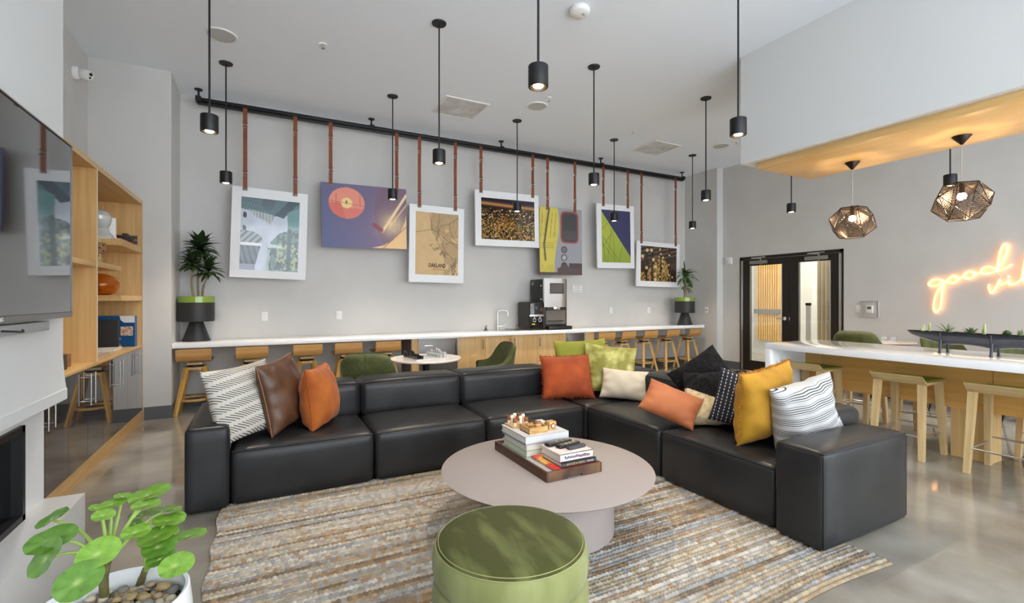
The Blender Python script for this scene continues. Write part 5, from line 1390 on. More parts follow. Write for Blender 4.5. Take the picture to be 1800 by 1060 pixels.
for hi_, (b0, tp, n, sc_) in enumerate(heads):
    tube('cane', trunk_m, spline([b0, (b0[0] * .6 + tp[0] * .4 - .015, (b0[1] + tp[1]) / 2, tp[2] * .5), tp], 6), [.013] * 7 + [.010] * 6, pl, 8)
    rosette(pl, big, dark_leaf, tp, n, R(-12), R(72), 20 + hi_, (.75 * sc_, 1.05 * sc_))
rx, ry = 7.63, 6.975
pedestal_planter('black and green pedestal planter at the right end of the worktop', rx, ry)
pr_ = thing('corn_plant', 'green corn plant with one tall spike in the right planter', 'plant', (rx, ry, CZ + .53))
tube('cane', trunk_m, [(0, 0, 0), (.005, 0, .15), (0, 0, .34)], [.026, .024, .022], pr_, 10)
AV = lambda cx, cy: cx < .35 and cy > .12      # no leaf grows through the picture behind
lng = [leaf_mesh('corn_leaf', .28, .07, 1.1), leaf_mesh('corn_leaf', .24, .066, .8), leaf_mesh('corn_leaf', .30, .064, 1.25)]
rosette(pr_, lng, mid_leaf, (0, 0, .20), 14, R(-5), R(40), 31, (.6, .9), avoid=AV); rosette(pr_, lng, mid_leaf, (0, 0, .40), 36, R(-10), R(60), 32, (.85, 1.15), avoid=AV)
spike = leaf_mesh('spike_leaf', .30, .03, .25)
o = bpy.data.objects.new('leaf', spike); spike.materials.append(mid_leaf); C.objects.link(o); o.parent = pr_; o.location = (0, 0, .50); o.rotation_euler = (0, R(-82), R(200))

# ---- boat planter on the island with succulents
BXC, yA, yB_ = 5.311, 2.215, 1.02
hull_m = M('slate_glaze', srgb(52, 56, 66), .12, coat=.6)
bt = thing('boat_planter', 'long dark glazed boat shaped planter on little legs on the island', 'planter', (BXC, 1.6, IZ), world=True)
feet = (1.951, 1.620, 1.289)
def hull(a, b):
    y = yA + (yB_ - yA) * a; k = abs(2 * a - 1); taper = max(0.0, 1 - k ** 3.2) ** .6
    hw = .075 * taper + .003; dz = .100 * max(0.02, taper) * (1 + .16 * sum(math.exp(-((y - f) / .075) ** 2) for f in feet)) ; rim = 1.085 + .006 * k
    ph = math.pi * b
    return (BXC - hw * math.cos(ph), y, rim - dz * math.sin(ph) ** .9)
surf('hull', hull_m, hull, 70, 18, bt)
def inner(a, b):
    p = hull(a, b); return (BXC + (p[0] - BXC) * .93, yA - .006 + (yB_ - yA + .012) * a, max(p[2] + .006, 1.068))
surf('soil_bed', soil, inner, 60, 12, bt)
tube('rim', M('rim_black', srgb(26, 24, 24), .2), [hull(q / 60, 0) for q in range(61)] + [hull(1 - q / 60, 1) for q in range(61)], .004, bt, 6, True)
for f in feet:
    a = (f - yA) / (yB_ - yA)
    for d_ in (-.006, .006):
        pts = [Vector(hull(a + d_ / 1.2, q / 20)) for q in range(21)]; c_ = Vector((BXC, f, 1.085))
        tube('band', M('band_grey', srgb(66, 68, 76), .3), [c_ + (p - c_) * 1.03 + Vector((0, d_, 0)) for p in pts], .006, bt, 8)
    for s_ in (-1, 1):
        bm = B(); b_tube(bm, [(BXC + s_ * .058, f, 1.02), (BXC + s_ * .072, f, .935), (BXC + s_ * .077, f, IZ + .012), (BXC + s_ * .077, f, IZ)], [.012, .010, .010, .014], 10); obj('leg', bm, M('band_grey', srgb(66, 68, 76), .3), bt)
agave_l = leaf_mesh('agave_leaf', .085, .016, .15, .4, 5); alo_l = leaf_mesh('aloe_leaf', .12, .018, .5, .4, 5); ros_l = leaf_mesh('echeveria_leaf', .04, .024, -.5, .4, 4)
suc_g = M('succulent_green', srgb(74, 104, 68), .5, col2=srgb(104, 130, 84), scale=30); suc_p = M('succulent_pale', srgb(150, 164, 120), .6); cac = M('cactus_pale', srgb(182, 190, 130), .6)
def succ(label, u, kind):
    y = on_x(u, 580, BXC).y; z = 1.074
    t = thing('succulent', label, 'succulent', (BXC, y, z), group='succulents in the boat planter')
    if kind == 'aloe': rosette(t, [alo_l], suc_g, (0, 0, 0), 11, R(15), R(75), 41, (.9, 1.1), 1)
    elif kind == 'agave': rosette(t, [agave_l], suc_g, (0, 0, 0), 34, R(15), R(80), 42, (.75, 1.0), 1)
    elif kind == 'rose': rosette(t, [ros_l], suc_g, (0, 0, .008), 22, R(10), R(75), 43, (.9, 1.2), 1)
    elif kind == 'pale': rosette(t, [leaf_mesh('pale_leaf', .06, .014, -.2, .3, 4)], suc_p, (0, 0, .004), 16, R(35), R(85), 44, (.8, 1.1), 1)
    else:
        for k, (dx, dy, h) in enumerate(kind): lathe('stalk', cac, [(0, 0), (.008, 0), (.010, h * .5), (.007, h * .9), (0, h)], t, 10, (dx, dy))
succ('pale twin stalk cactus near the left tip of the boat planter', 1627, [(0, .012, .075), (.02, -.022, .10), (-.02, .02, .05)])
succ('spreading aloe with long thin leaves in the boat planter', 1665, 'aloe'); succ('dense spiky agave in the middle of the boat planter', 1706, 'agave')
succ('single pale stalk cactus right of the agave', 1731, [(0, 0, .11), (.01, .012, .06)]); succ('green rosette succulent at the right of the boat planter', 1770, 'rose'); succ('pale feathery succulent beside the green rosette', 1794, 'pale')

# ---- faceted pendant lamps over the island
perf = bpy.data.materials.new('perforated_bronze'); perf.use_nodes = True
nt = perf.node_tree; N_, L_ = nt.nodes, nt.links; b_ = N_['Principled BSDF']; b_.inputs['Base Color'].default_value = srgb(78, 68, 60); b_.inputs['Metallic'].default_value = .85; b_.inputs['Roughness'].default_value = .35
tc = N_.new('ShaderNodeTexCoord'); vo = N_.new('ShaderNodeTexVoronoi'); vo.inputs['Scale'].default_value = 150; vo.inputs['Randomness'].default_value = 0
lt = N_.new('ShaderNodeMath'); lt.operation = 'LESS_THAN'; lt.inputs[1].default_value = .42
tr = N_.new('ShaderNodeBsdfTransparent'); mx_ = N_.new('ShaderNodeMixShader'); out = N_['Material Output']
L_.new(tc.outputs['Object'], vo.inputs['Vector']); L_.new(vo.outputs['Distance'], lt.inputs[0]); L_.new(lt.outputs[0], mx_.inputs[0]); L_.new(b_.outputs[0], mx_.inputs[1]); L_.new(tr.outputs[0], mx_.inputs[2]); L_.new(mx_.outputs[0], out.inputs[0])
bronze = M('dark_bronze', srgb(52, 44, 38), .35, metal=.8)
bulb_m = M('warm_bulb', (1, .8, .5, 1), .4, emit=(1, .78, .48, 1), estr=8)
def facet_lamp(label, x, y, zc, spin):
    t = thing('faceted_pendant', label, 'pendant lamp', (x, y, zc), rz=spin, group='faceted bronze pendants')
    r, h = .200, .160
    rings = [[(0, 0, h)], [(.60 * r * math.cos(k * 1.2566), .60 * r * math.sin(k * 1.2566), .95 * h) for k in range(5)], [(r * math.cos(k * 1.2566 + .628), r * math.sin(k * 1.2566 + .628), .34 * h) for k in range(5)],
             [(r * math.cos(k * 1.2566), r * math.sin(k * 1.2566), -.38 * h) for k in range(5)], [(.55 * r * math.cos(k * 1.2566 + .628), .55 * r * math.sin(k * 1.2566 + .628), -.95 * h) for k in range(5)]]
    f = []
    T, A, Bq, Cq, D = rings
    for k in range(5):
        k2 = (k + 1) % 5
        f += [(A[k], A[k2], Bq[k]), (A[k2], Bq[k2], Cq[k2], Bq[k])] if False else [(A[k], Bq[k], A[k2]), (A[k2], Bq[k], Cq[k2]), (A[k2], Cq[k2], Bq[k2]), (Bq[k], D[k], Cq[k2]), (Bq[k], Cq[k], D[k]), (Cq[k2], D[k], D[k2])]
    f.append(tuple(D))
    for q in f:
        vs = [Vector(p) for p in q]; c_ = sum(vs, Vector()) / len(vs); nn = (vs[1] - vs[0]).cross(vs[2] - vs[0]).normalized()
        if nn.dot(c_) < 0: vs.reverse(); nn = -nn
        bm = B(); a = [bm.verts.new(c_ + (v - c_) * .975) for v in vs]; bm.faces.new(a); obj('panel', bm, perf, t, False)
        tube('panel_frame', bronze, [c_ + (v - c_) * .985 for v in vs], .0035, t, 4, True)
    zc_ = 2.785 - zc
    lathe('canopy', bronze, [(0, zc_ - .075), (.008, zc_ - .075), (.066, zc_ - .004), (.066, zc_), (0, zc_)], t, 32)
    tube('cord', M('grey_cord', srgb(170, 168, 164), .7), [(0, 0, zc_ - .07), (.004, 0, zc_ - .25), (0, 0, .95 * h)], .0035, t, 6)
    tube('top_ring', bronze, [Vector(p) for p in A], .004, t, 6, True)
    cyl('lamp_holder', bronze, (0, 0), .018, .075, .95 * h + .02, t, 14)
    bm = B(); bmesh.ops.create_uvsphere(bm, u_segments=16, v_segments=10, radius=.034); 
    for v in bm.verts: v.co.z += .045
    obj('bulb', bm, bulb_m, t)
    ld = bpy.data.lights.new('faceted_pendant_light', 'POINT'); ld.energy = 7; ld.color = (1, .76, .48); ld.shadow_soft_size = .04
    lo_ = bpy.data.objects.new('faceted_pendant_light', ld); C.objects.link(lo_); lo_.location = (x, y, zc - .03)
facet_lamp('faceted bronze pendant over the far end of the island', 5.36, 2.71, 2.165, .2)
facet_lamp('faceted bronze pendant over the middle of the island, nearer the neon sign', 5.33, 1.835, 2.22, .75)

# ---- neon sign
neon_m = M('neon_tube', (1, .5, .2, 1), .4, emit=(1.0, .42, .12, 1), estr=1.1)
XN = XD - .03
def npx(p): return on_x(1540 + p[0] / 3.535, 400 + p[1] / 3.535, XN)
good = [(412, 328), (390, 322), (355, 325), (330, 340), (326, 355), (345, 365), (378, 358), (402, 340), (414, 328), (410, 380), (406, 440), (398, 495), (376, 527), (358, 515), (357, 480), (370, 420), (398, 368), (428, 338), (450, 318), (480, 300), (503, 308), (504, 326), (488, 342), (462, 346), (444, 336), (450, 318), (478, 302), (505, 322), (538, 306), (548, 288), (578, 272), (604, 277), (610, 294), (594, 312), (566, 320), (546, 308), (550, 288), (580, 273), (612, 294), (640, 282), (668, 287), (705, 284), (744, 268), (724, 252), (694, 243), (662, 254), (650, 270), (668, 285), (706, 283), (744, 268), (756, 220), (766, 168), (780, 122), (798, 102), (814, 112), (815, 142), (800, 182), (776, 220), (750, 258), (752, 271), (785, 260), (845, 229)]
vib = [(702, 352), (700, 378), (712, 406), (728, 398), (746, 366), (768, 322), (764, 346), (776, 356), (804, 344), (826, 328), (822, 348), (838, 356), (872, 344), (902, 318), (914, 262), (926, 200), (944, 170), (956, 184), (946, 240), (922, 300), (914, 330), (930, 338), (956, 322), (958, 300), (940, 300), (962, 318), (1000, 306), (1024, 288), (1026, 270), (1006, 270), (998, 296), (1012, 318), (1046, 308), (1076, 278), (1090, 300), (1078, 322), (1058, 316), (1100, 312), (1130, 298)]
ns = thing('neon_sign', 'orange neon script sign reading good vibes on the right wall', 'neon sign', npx((700, 400)), world=True)
w1 = tube('word_good', neon_m, spline([npx(p) for p in good], 5), .0095, ns, 8)
w2 = tube('word_vibes', neon_m, spline([npx(p) for p in vib], 5), .0095, ns, 8)
bm = B(); bmesh.ops.create_uvsphere(bm, u_segments=10, v_segments=8, radius=.014)
for v in bm.verts: v.co += npx((823, 306))
obj('i_dot', bm, neon_m, ns)
for p in ((398, 520), (404, 322), (700, 356), (770, 130), (560, 322), (900, 322)):
    q = npx(p); beam('stand_off', M('clear_standoff', srgb(200, 190, 180), .3), q, (XD, q.y, q.z), .012, .012, ns, (0, 0, 1))
q0, q1 = npx((744, 275)), npx((766, 322)); tube('link_wire', white_plastic, spline([q0, (q0 + q1) / 2 + Vector((0, -.03, -.01)), q1], 6), .003, ns)

# ================================================================== coffee table display
TZ = .366
tx0, tx1, ty0, ty1 = 1.385, 1.765, 2.235, 2.90
tr_ = thing('serving_tray', 'walnut serving tray holding books on the coffee table', 'tray', (1.575, 2.57, TZ), world=True)
walnut_end = M('burl_walnut', srgb(120, 86, 58), .4, col2=srgb(66, 44, 32), scale=7, detail=9)
th_ = .014
box('tray_base', dark_wood, (tx0 + th_, ty0 + th_, TZ), (tx1 - th_, ty1 - th_, TZ + .010), tr_)
for (a, b) in ((tx0, tx0 + th_), (tx1 - th_, tx1)): box('long_side', dark_wood, (a, ty0, TZ), (b, ty1, TZ + .056), tr_, .001)
for (a, b) in ((ty0, ty0 + th_), (ty1 - th_, ty1)):
    bm = B(); b_box(bm, (tx0 + th_, a, TZ), (tx0 + .14, b, TZ + .056)); b_box(bm, (tx0 + .14, a, TZ + .014), (tx1 - .14, b, TZ + .056)); b_box(bm, (tx1 - .14, a, TZ), (tx1 - th_, b, TZ + .056)); bmesh.ops.remove_doubles(bm, verts=bm.verts, dist=1e-5); obj('short_side', bm, walnut_end, tr_)
bz = TZ + .010
gold_ink = M('gold_ink', srgb(196, 160, 90), .5); white_ink = M('white_ink', srgb(232, 230, 226), .5); black_ink = M('black_ink', srgb(50, 46, 48), .6)
G1, G2 = 'books stacked at the far end of the tray', 'books stacked at the near end of the tray'
book('pale grey magazine at the bottom of the tray', (1.405, 2.262, bz), (1.72, 2.875, bz + .030), cov('silver', 178, 178, 184), '-x')
z = bz + .0305
book('cream book with a green stripe at the bottom of the far stack', (1.43, 2.545, z), (1.73, 2.868, z + .040), M('cover_stripe', srgb(226, 220, 196), .5, col2=srgb(150, 186, 120), scale=3, stretch=(.1, 1, .1), lo=.5, hi=.55), '+x', group=G1); z += .0405
book('off-white paperback in the middle of the far stack', (1.432, 2.55, z), (1.724, 2.862, z + .034), cov('ivory', 226, 222, 206), '+x', group=G1); z += .0345
book('thin navy and red edged book under the big white one', (1.424, 2.545, z), (1.73, 2.866, z + .012), cov('navyred', 150, 160, 190), '+x', group=G1); z += .0125
book('large glossy white book on top of the far stack', (1.42, 2.535, z), (1.735, 2.872, z + .042), cov('glosswhite', 206, 208, 212, .25), '-y', group=G1); ztop = z + .042
z = bz + .0305
book('red and orange cookery magazine at the bottom of the near stack', (1.455, 2.255, z), (1.745, 2.53, z + .014), M('cover_food', srgb(206, 54, 40), .35, col2=srgb(228, 178, 90), scale=9, lo=.5, hi=.58), '-y',
     [('k  AT HOME  WITH FRIENDS', .010, (1.60, 2.2546, z + .007), (1, 0, 0), (0, 0, 1), white_ink, .24)] if False else None, group=G2); z += .0145
book('dark grey book with gold lettering in the near stack', (1.50, 2.262, z), (1.745, 2.47, z + .026), cov('slate', 66, 68, 74), '-y', [('BOOZE & VINYL', .017, (1.60, 2.2614, z + .013), (1, 0, 0), (0, 0, 1), gold_ink, .13), ('VOYAGE', .012, (1.70, 2.2614, z + .013), (1, 0, 0), (0, 0, 1), white_ink, .045)], group=G2); z += .0265
book('thick white book on top of the near stack', (1.50, 2.275, z), (1.73, 2.49, z + .044), M('cover_whitepink', srgb(232, 226, 222), .4, col2=srgb(222, 196, 190), scale=14), '-y', None, group=G2)
bm = B(); rngk = random.Random(2)
for k in range(16): a = 1.53 + k * .0112; b_box(bm, (a, 2.2742, z + .012 + rngk.uniform(0, .005)), (a + .008, 2.2752, z + .030 + rngk.uniform(-.004, .002)))
pb = [o for o in bpy.data.objects if o.get('label') == 'thick white book on top of the near stack'][0]
q = obj('spine_print', bm, M('print_purple', srgb(70, 60, 86), .6), pb); q.matrix_parent_inverse = WORLD[pb.name]; q['kind'] = 'stuff'; z += .0445
def remote(label, c, L, W_, rz, n, tone, keys):
    t = thing('remote_control', label, 'remote control', c, rz=rz, group='remote controls')
    bm = B(); b_box(bm, (-L / 2, -W_ / 2, 0), (L / 2, W_ / 2, .018), .007, 3); obj('casing', bm, tone, t)
    for i in range(n):
        for j in range(3):
            if keys: cyl('button', [M('key_grey', srgb(150, 150, 150), .5), M('key_white', srgb(220, 220, 216), .5), M('key_yellow', srgb(214, 180, 60), .5)][(i * 5 + j * 3) % 7 % 3 if i != 1 else 0], (-L / 2 + .022 + i * (L - .044) / (n - 1), (j - 1) * W_ * .27), .0038, .0175, .0195, t, 8)
remote('black remote with round ends, rearmost of the three on the books', (1.605, 2.455, z), .19, .050, R(8), 9, black_plastic, True)
remote('black remote with many small keys, middle of the three on the books', (1.635, 2.395, z), .17, .045, R(9), 10, black_plastic, True)
remote('plain dark grey remote, front of the three on the books', (1.655, 2.340, z), .13, .036, R(6), 5, M('remote_slate', srgb(62, 64, 70), .45), False)
# wooden games on the white book
lw = M('toy_light_wood', srgb(214, 176, 116), .5, col2=srgb(176, 130, 74), scale=16, stretch=(1, 4, 4)); bw = M('toy_brown_wood', srgb(140, 76, 38), .5); cw = M('toy_cream', srgb(238, 226, 200), .5)
tt = thing('peg_game', 'wooden tic tac toe peg game on top of the white book', 'game', (1.505, 2.80, ztop), world=True)
box('game_board', lw, (1.44, 2.735, ztop), (1.57, 2.865, ztop + .012), tt, .002)
for i in range(3):
    for j in range(3):
        c_ = (1.463 + i * .042, 2.757 + j * .042)
        if (i + j) % 2: cyl('peg', cw, c_, .009, ztop + .012, ztop + .055, tt, 12); lathe('ball', cw, [(0, ztop + .05), (.011, ztop + .056), (.013, ztop + .064), (.008, ztop + .073), (0, ztop + .075)], tt, 14, c_)
        else: lathe('peg', cw, [(0, ztop + .012), (.012, ztop + .012), (.012, ztop + .035), (0, ztop + .035)], tt, 12, c_); lathe('cap', bw, [(0, ztop + .035), (.0135, ztop + .035), (.0135, ztop + .058), (.011, ztop + .061), (0, ztop + .061)], tt, 14, c_)
pbx = thing('puzzle_box', 'open light wooden puzzle box on top of the white book', 'game', (1.54, 2.62, ztop), world=True)
a0, a1, c0_, c1_ = 1.468, 1.600, 2.57, 2.70
box('box_floor', lw, (a0, c0_, ztop), (a1, c1_, ztop + .006), pbx)
for lo, hi in (((a0, c0_), (a1, c0_ + .008)), ((a0, c1_ - .008), (a1, c1_)), ((a0, c0_ + .008), (a0 + .008, c1_ - .008)), ((a1 - .008, c0_ + .008), (a1, c1_ - .008))): box('box_wall', lw, (lo[0], lo[1], ztop), (hi[0], hi[1], ztop + .040), pbx)
for k, (dx, dy, sx, sy, m_) in enumerate(((.03, .03, .035, .03, bw), (.08, .035, .04, .03, lw), (.05, .08, .05, .035, lw), (.095, .085, .03, .04, bw))): box('puzzle_piece', m_, (a0 + dx - sx / 2 + .004, c0_ + dy - sy / 2 + .004, ztop + .006), (a0 + dx + sx / 2, c0_ + dy + sy / 2, ztop + .044 + .006 * (k % 2)), pbx, .003)
cb = thing('wooden_cube_puzzle', 'light wooden cube with a round ball hole beside the puzzle box', 'game', (1.655, 2.62, ztop), world=True)
box('cube', lw, (1.628, 2.595, ztop), (1.682, 2.649, ztop + .054), cb, .004)
mxc = Matrix.Translation((1.655, 2.5945, ztop + .027)) @ Matrix.Rotation(R(90), 4, 'X')
bm = B(); b_cyl(bm, (0, 0), .018, -.001, .0012, 20, mx=mxc); obj('hole', bm, bw, cb); bm = B(); b_lathe(bm, [(0, .0), (.011, .001), (.009, .006), (0, .010)], 16, mx=mxc); obj('ball', bm, cw, cb)
jn = thing('jointed_puzzle', 'dark and white jointed wooden blocks behind the puzzle box', 'game', (1.62, 2.74, ztop), world=True)
for k in range(6):
    c_ = Vector((1.585 + k * .021, 2.765 - k * .018, ztop + .012)); m_ = (dwood, dwood, bw, cw, bw, cw)[k]
    bm = B(); b_box(bm, (-.0115, -.0115, -.012), (.0115, .0115, .024 - .002 * k), .002, 2, Matrix.Translation(c_) @ Matrix.Rotation(.5 * k, 4, 'Z')); obj('block', bm, m_, jn)

# ---- chess sets
def chess(x, y, z, rz, dark, clear, where, bw_=.36):
    bd = thing('chess_board', 'clear acrylic chess board on the %s' % where, 'chess board', (x, y, z), rz=rz, group='acrylic chess boards')
    box('board', M('acrylic_board', srgb(206, 206, 204), .1, coat=.5), (-bw_ / 2, -bw_ / 2, 0), (bw_ / 2, bw_ / 2, .012), bd, .002)
    bm = B(); s_ = bw_ / 8
    for i in range(8):
        for j in range(8):
            if (i + j) % 2: b_box(bm, (-bw_ / 2 + i * s_ + .001, -bw_ / 2 + j * s_ + .001, .012), (-bw_ / 2 + (i + 1) * s_ - .001, -bw_ / 2 + (j + 1) * s_ - .001, .0124))
    q = obj('dark_squares', bm, M('frosted_square', srgb(176, 176, 176), .3), bd); q['kind'] = 'stuff'
    mx = Matrix.Translation((x, y, z)) @ Matrix.Rotation(rz, 4, 'Z')
    for side_, mat, nm in ((0, dark, 'dark smoky'), (1, clear, 'clear')):
        if mat is None: continue
        for row_ in (0, 1):
            for k in range(8):
                i = row_ if side_ == 0 else 7 - row_; h = (.038 if row_ else (.06, .05, .065, .085, .09, .065, .05, .06)[k])
                p = mx @ Vector((-bw_ / 2 + (i + .5) * s_, -bw_ / 2 + (k + .5) * s_, .0125)); w_ = s_ * .36
                kind = 'pawn' if row_ else ('rook', 'knight', 'bishop', 'queen', 'king', 'bishop', 'knight', 'rook')[k]
                t = thing('chess_piece', '%s acrylic chess %s on the %s' % (nm, kind, where), 'chess piece', p, rz=rz, group='%s chess %ss on the %s' % (nm, kind, where))
                bm = B(); b_box(bm, (-w_, -w_, 0), (w_, w_, h * .82), .001, 1)
                obj('block', bm, mat, t); bm = B()
                b_lathe(bm, [(w_ * 1.3, h * .82), (w_ * (.3 if kind in ('king', 'queen', 'bishop') else .9), h), (0, h)], 4); obj('crown', bm, mat, t)
smoke = M('smoky_acrylic', srgb(40, 34, 36), .08, coat=.6); clr = M('clear_acrylic', srgb(226, 228, 228), .05, trans=.55, ior=1.35, coat=.6)
chess(1.555, 5.02, .74, R(8), smoke, clr, 'table behind the sofa')
at_ = thing('acrylic_tray', 'flat acrylic tray under three clear blocks on the far marble table', 'tray', (7.85, 3.56, .78), rz=R(-60))
box('tray_plate', M('acrylic_board', srgb(206, 206, 204), .1, coat=.5), (-.15, -.07, 0), (.15, .07, .008), at_, .002)
for k, lab in enumerate(('leftmost', 'middle', 'rightmost')):
    p = Matrix.Translation((7.85, 3.56, .788)) @ Matrix.Rotation(R(-60), 4, 'Z') @ Vector((-.10 + .10 * k, 0, 0))
    t = thing('acrylic_block', lab + ' of three clear acrylic blocks on the far marble table', 'block', p, rz=R(-60), group='clear blocks on the far table')
    bm = B(); b_box(bm, (-.034, -.034, 0), (.034, .034, .055), .003, 2); obj('block', bm, clr, t)
    bm = B(); b_box(bm, (-.026, -.026, .0555), (.026, .026, .058), .001, 1); obj('lid', bm, clr, t)

# ================================================================== pot plant in the foreground
PX, PY_, PZ = -.255, 1.155, .60
sd_ = thing('side_table', 'dark round side table under the white pot at the lower left', 'side table', (PX + .04, PY_ + .0, 0))
lathe('table_top', M('dark_table', srgb(44, 44, 50), .35), [(0, PZ - .02), (.245, PZ - .02), (.25, PZ - .014), (.25, PZ - .004), (.246, PZ), (0, PZ)], sd_, 56); cyl('column', black_metal, (0, 0), .03, .015, PZ - .02, sd_, 20); lathe('base', black_metal, [(0, 0), (.105, 0), (.105, .012), (.03, .018), (0, .018)], sd_, 36)
pt = thing('flower_pot', 'smooth white ceramic pot on the dark side table', 'plant pot', (PX, PY_, PZ))
pot_white = M('white_ceramic', srgb(240, 242, 244), .22, coat=.3)
PR = .123; PH = .205
lathe('pot_body', pot_white, [(0, 0), (.075, 0), (.085, .004), (.112, .06), (.126, .12), (.128, .16), (PR, PH), (PR - .003, PH + .002), (PR - .008, PH), (.118, .16), (.115, .145), (0, .145)], pt, 64)
lathe('soil', soil, [(0, .165), (.116, .165)], pt, 32)
peb_cols = [M('pebble_%d' % k, srgb(*c), .7, col2=srgb(*[int(v * .82) for v in c]), scale=50) for k, c in enumerate(((200, 182, 152), (176, 156, 128), (150, 144, 134), (214, 200, 176), (128, 126, 122), (186, 160, 116)))]
pebm = []
for k in range(6):
    bm = B(); bmesh.ops.create_icosphere(bm, subdivisions=2, radius=1)
    rg = random.Random(k); d1, d2 = Vector((rg.uniform(-1, 1), rg.uniform(-1, 1), rg.uniform(-1, 1))), Vector((rg.uniform(-1, 1), rg.uniform(-1, 1), rg.uniform(-1, 1)))
    for v in bm.verts: v.co *= 1 + .14 * math.sin(3 * v.co.dot(d1)) + .1 * math.sin(4 * v.co.dot(d2))
    me = bpy.data.meshes.new('pebble'); bm.to_mesh(me); bm.free(); me.polygons.foreach_set('use_smooth', [True] * len(me.polygons)); me.materials.append(peb_cols[k]); pebm.append(me)
rg = random.Random(11); spots = []
for lvl in (0, 1):
    tries = 0
    while tries < 3000:
        tries += 1
        r_ = math.sqrt(rg.random()) * .104; a = rg.uniform(0, 6.283); s_ = rg.uniform(.0075, .0125) * (1.12 if lvl else 1)
        p = (r_ * math.cos(a), r_ * math.sin(a))
        if r_ + s_ * 1.3 > .113: continue
        if any(l == lvl and math.hypot(p[0] - q[0], p[1] - q[1]) < (s_ + t_) * (.86 if lvl == 0 else 1.25) for q, t_, l in spots): continue
        spots.append((p, s_, lvl))
        if len(spots) > 150: break
for p, s_, lvl in spots:
    o = bpy.data.objects.new('pebble', rg.choice(pebm)); C.objects.link(o)
    o.location = (PX + p[0], PY_ + p[1], PZ + .165 + s_ * .5 + lvl * .009); o.scale = (s_ * rg.uniform(1, 1.4), s_, s_ * rg.uniform(.6, .85)); o.rotation_euler = (rg.uniform(-.3, .3), rg.uniform(-.3, .3), rg.uniform(0, 6.28))
    tag(o, 'small smooth beige or grey pebble among the others in the white pot', 'pebble', 'pebbles in the white pot')
# pilea: round leaves on thin stalks around the two stems of the pot
pil = thing('pilea_plant', 'bright green pilea with round coin leaves in the white pot', 'plant', (PX, PY_, PZ + .17), world=True)
pil_mat = vcol('pilea_leaf_veined', .24, coat=.15); pil_tone = (srgb(112, 152, 52), srgb(86, 126, 44))
stalk_m = M('pilea_stalk', srgb(150, 178, 86), .5); stem_m = M('pilea_stem', srgb(118, 112, 66), .7, col2=srgb(92, 84, 52), scale=60)
def at(u, v, d):
    q = ray(u, v); return Vector((q.x * d, q.y * d, CAM_H + q.z * d))
top1, top2 = at(189, 985, .93), at(256, 1000, .985)
b1, b2 = on_z(185, 1058, PZ + .166), on_z(244, 1031, PZ + .166)
tube('main_stem', stem_m, spline([b1, (b1 + top1) / 2 + Vector((-.004, 0, 0)), top1], 6), [.008] * 7 + [.0072] * 6, pil, 10)
tube('main_stem', stem_m, spline([b2, (b2 + top2) / 2, top2], 6), [.007] * 7 + [.006] * 6, pil, 10)
LV = [(259, 867, 62, 24, .99, -14, 1, 0), (216, 871, 28, 11, .98, 6, 1, 0), (195, 885, 40, 18, .96, -12, 1, 0), (168, 892, 22, 13, .97, 10, 1, 0), (180, 905, 34, 21, .92, 0, 1, 0), (254, 886, 43, 19, .95, -4, 1, 0), (287, 895, 50, 13, 1.0, 4, 1, 0), (249, 903, 42, 11, 1.03, 2, 2, 1),
      (294, 913, 48, 22, .98, 4, 2, 0), (312, 907, 24, 18, 1.01, 12, 2, 0), (237, 934, 43, 25, .91, -6, 1, 0), (273, 940, 60, 32, .96, -18, 2, 0), (277, 960, 52, 38, .95, -10, 2, 1), (331, 939, 50, 19, 1.0, -4, 2, 0), (280, 981, 44, 26, .93, -14, 2, 1), (307, 993, 54, 42, .91, -10, 2, 0),
      (169, 973, 64, 52, .86, -22, 1, 0), (134, 1023, 72, 62, .82, -30, 1, 1), (85, 948, 72, 40, .88, -16, 1, 1), (75, 983, 66, 34, .85, -62, 1, 1), (88, 911, 48, 16, .93, -30, 1, 1), (236, 919, 28, 14, 1.05, 0, 2, 1), (304, 932, 18, 14, 1.04, 20, 2, 0)]
RINGS = (.06, .14, .25, .37, .5, .62, .74, .85, .94, 1.0)
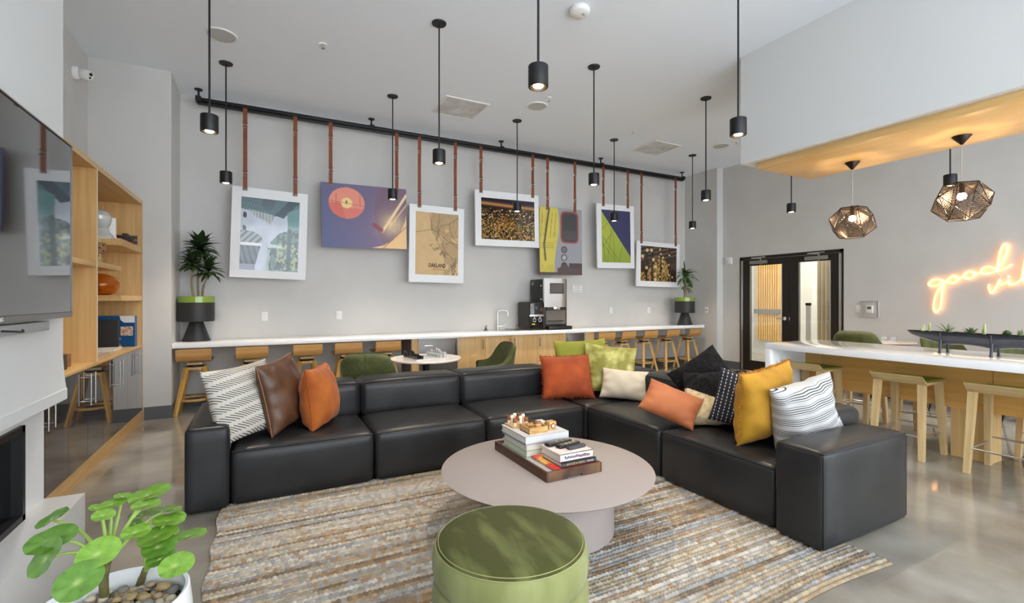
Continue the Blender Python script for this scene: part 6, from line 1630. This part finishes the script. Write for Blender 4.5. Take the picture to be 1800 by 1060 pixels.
def coin(name, W_):
    vs = [(0, 0, -.06)]; fs = []; n = 48
    for r_ in RINGS:
        for k in range(n):
            a = 2 * math.pi * k / n; rr = r_ * (1 + .10 * math.cos(a)); vs.append((rr * math.cos(a) * .5, rr * math.sin(a) * .47, -.07 * (1 - r_) ** 1.5 + .022 * math.sin(3 * a) * r_ - .05 * r_ ** 3 * max(0, math.cos(a)) + .012 * math.sin(7 * a) * r_ * r_))
    for k in range(n): fs.append((0, 1 + k, 1 + (k + 1) % n))
    for q in range(len(RINGS) - 1):
        for k in range(n): a = 1 + q * n; fs.append((a + k, a + n + k, a + n + (k + 1) % n, a + (k + 1) % n))
    return vs, fs
cv, cf_ = coin('c', 1)
for (u, v, w_, h_, d, rl_, base, dk) in LV:
    c_ = at(u, v, d); k = d / F_PX; W_ = w_ * k
    view = (Vector((0, 0, CAM_H)) - c_).normalized(); el = math.asin(view.z); ratio = min(.98, h_ / w_)
    tilt = math.asin(ratio) - el
    hor = Vector((view.x, view.y, 0)).normalized(); nn = Vector((0, 0, 1)) * math.cos(tilt) + hor * math.sin(tilt)
    rt = hor.cross(Vector((0, 0, 1))) * -1
    nn = Matrix.Rotation(R(-rl_), 3, view) @ nn; rt = Matrix.Rotation(R(-rl_), 3, view) @ rt
    rt = (rt - nn * rt.dot(nn)).normalized(); yy = nn.cross(rt)
    m = Matrix((rt, yy, nn)).transposed()
    me = bpy.data.meshes.new('leaf'); me.from_pydata([tuple(c_ + m @ (Vector(q) * W_)) for q in cv], [], cf_); me.update(); me.polygons.foreach_set('use_smooth', [True] * len(cf_))
    ca = me.color_attributes.new('Col', 'FLOAT_COLOR', 'POINT'); cols = []
    for q in cv:
        r_ = math.hypot(q[0], q[1]) * 2; a = math.atan2(q[1], q[0]); vein = math.exp(-(math.sin(3.5 * a + .35 * math.sin(9 * r_)) / .16) ** 2) * min(1, r_ * 4); pale = math.exp(-(r_ / .16) ** 2)
        b0 = Vector(pil_tone[dk][:3]); c2 = b0 * (1 - .28 * vein + .10 * math.sin(17 * q[0] + 5 * u) * math.sin(13 * q[1] + v)); c2 = c2 * (1 - .55 * pale) + Vector((.45, .52, .20)) * .55 * pale; cols += [c2.x, c2.y, c2.z, 1]
    ca.data.foreach_set('color', cols)
    lf = mesh_obj('leaf', me, pil_mat, pil)
    tp = top1 if base == 1 else top2; att = c_ - nn * W_ * .07
    mid = tp * .45 + att * .55 + Vector((0, 0, .012)) + (att - tp).cross(Vector((0, 0, 1))) * .06
    tube('leaf_stalk', stalk_m, spline([tp - Vector((0, 0, .004)), mid, att], 7), [.0032] * 8 + [.0024] * 7, lf, 6)
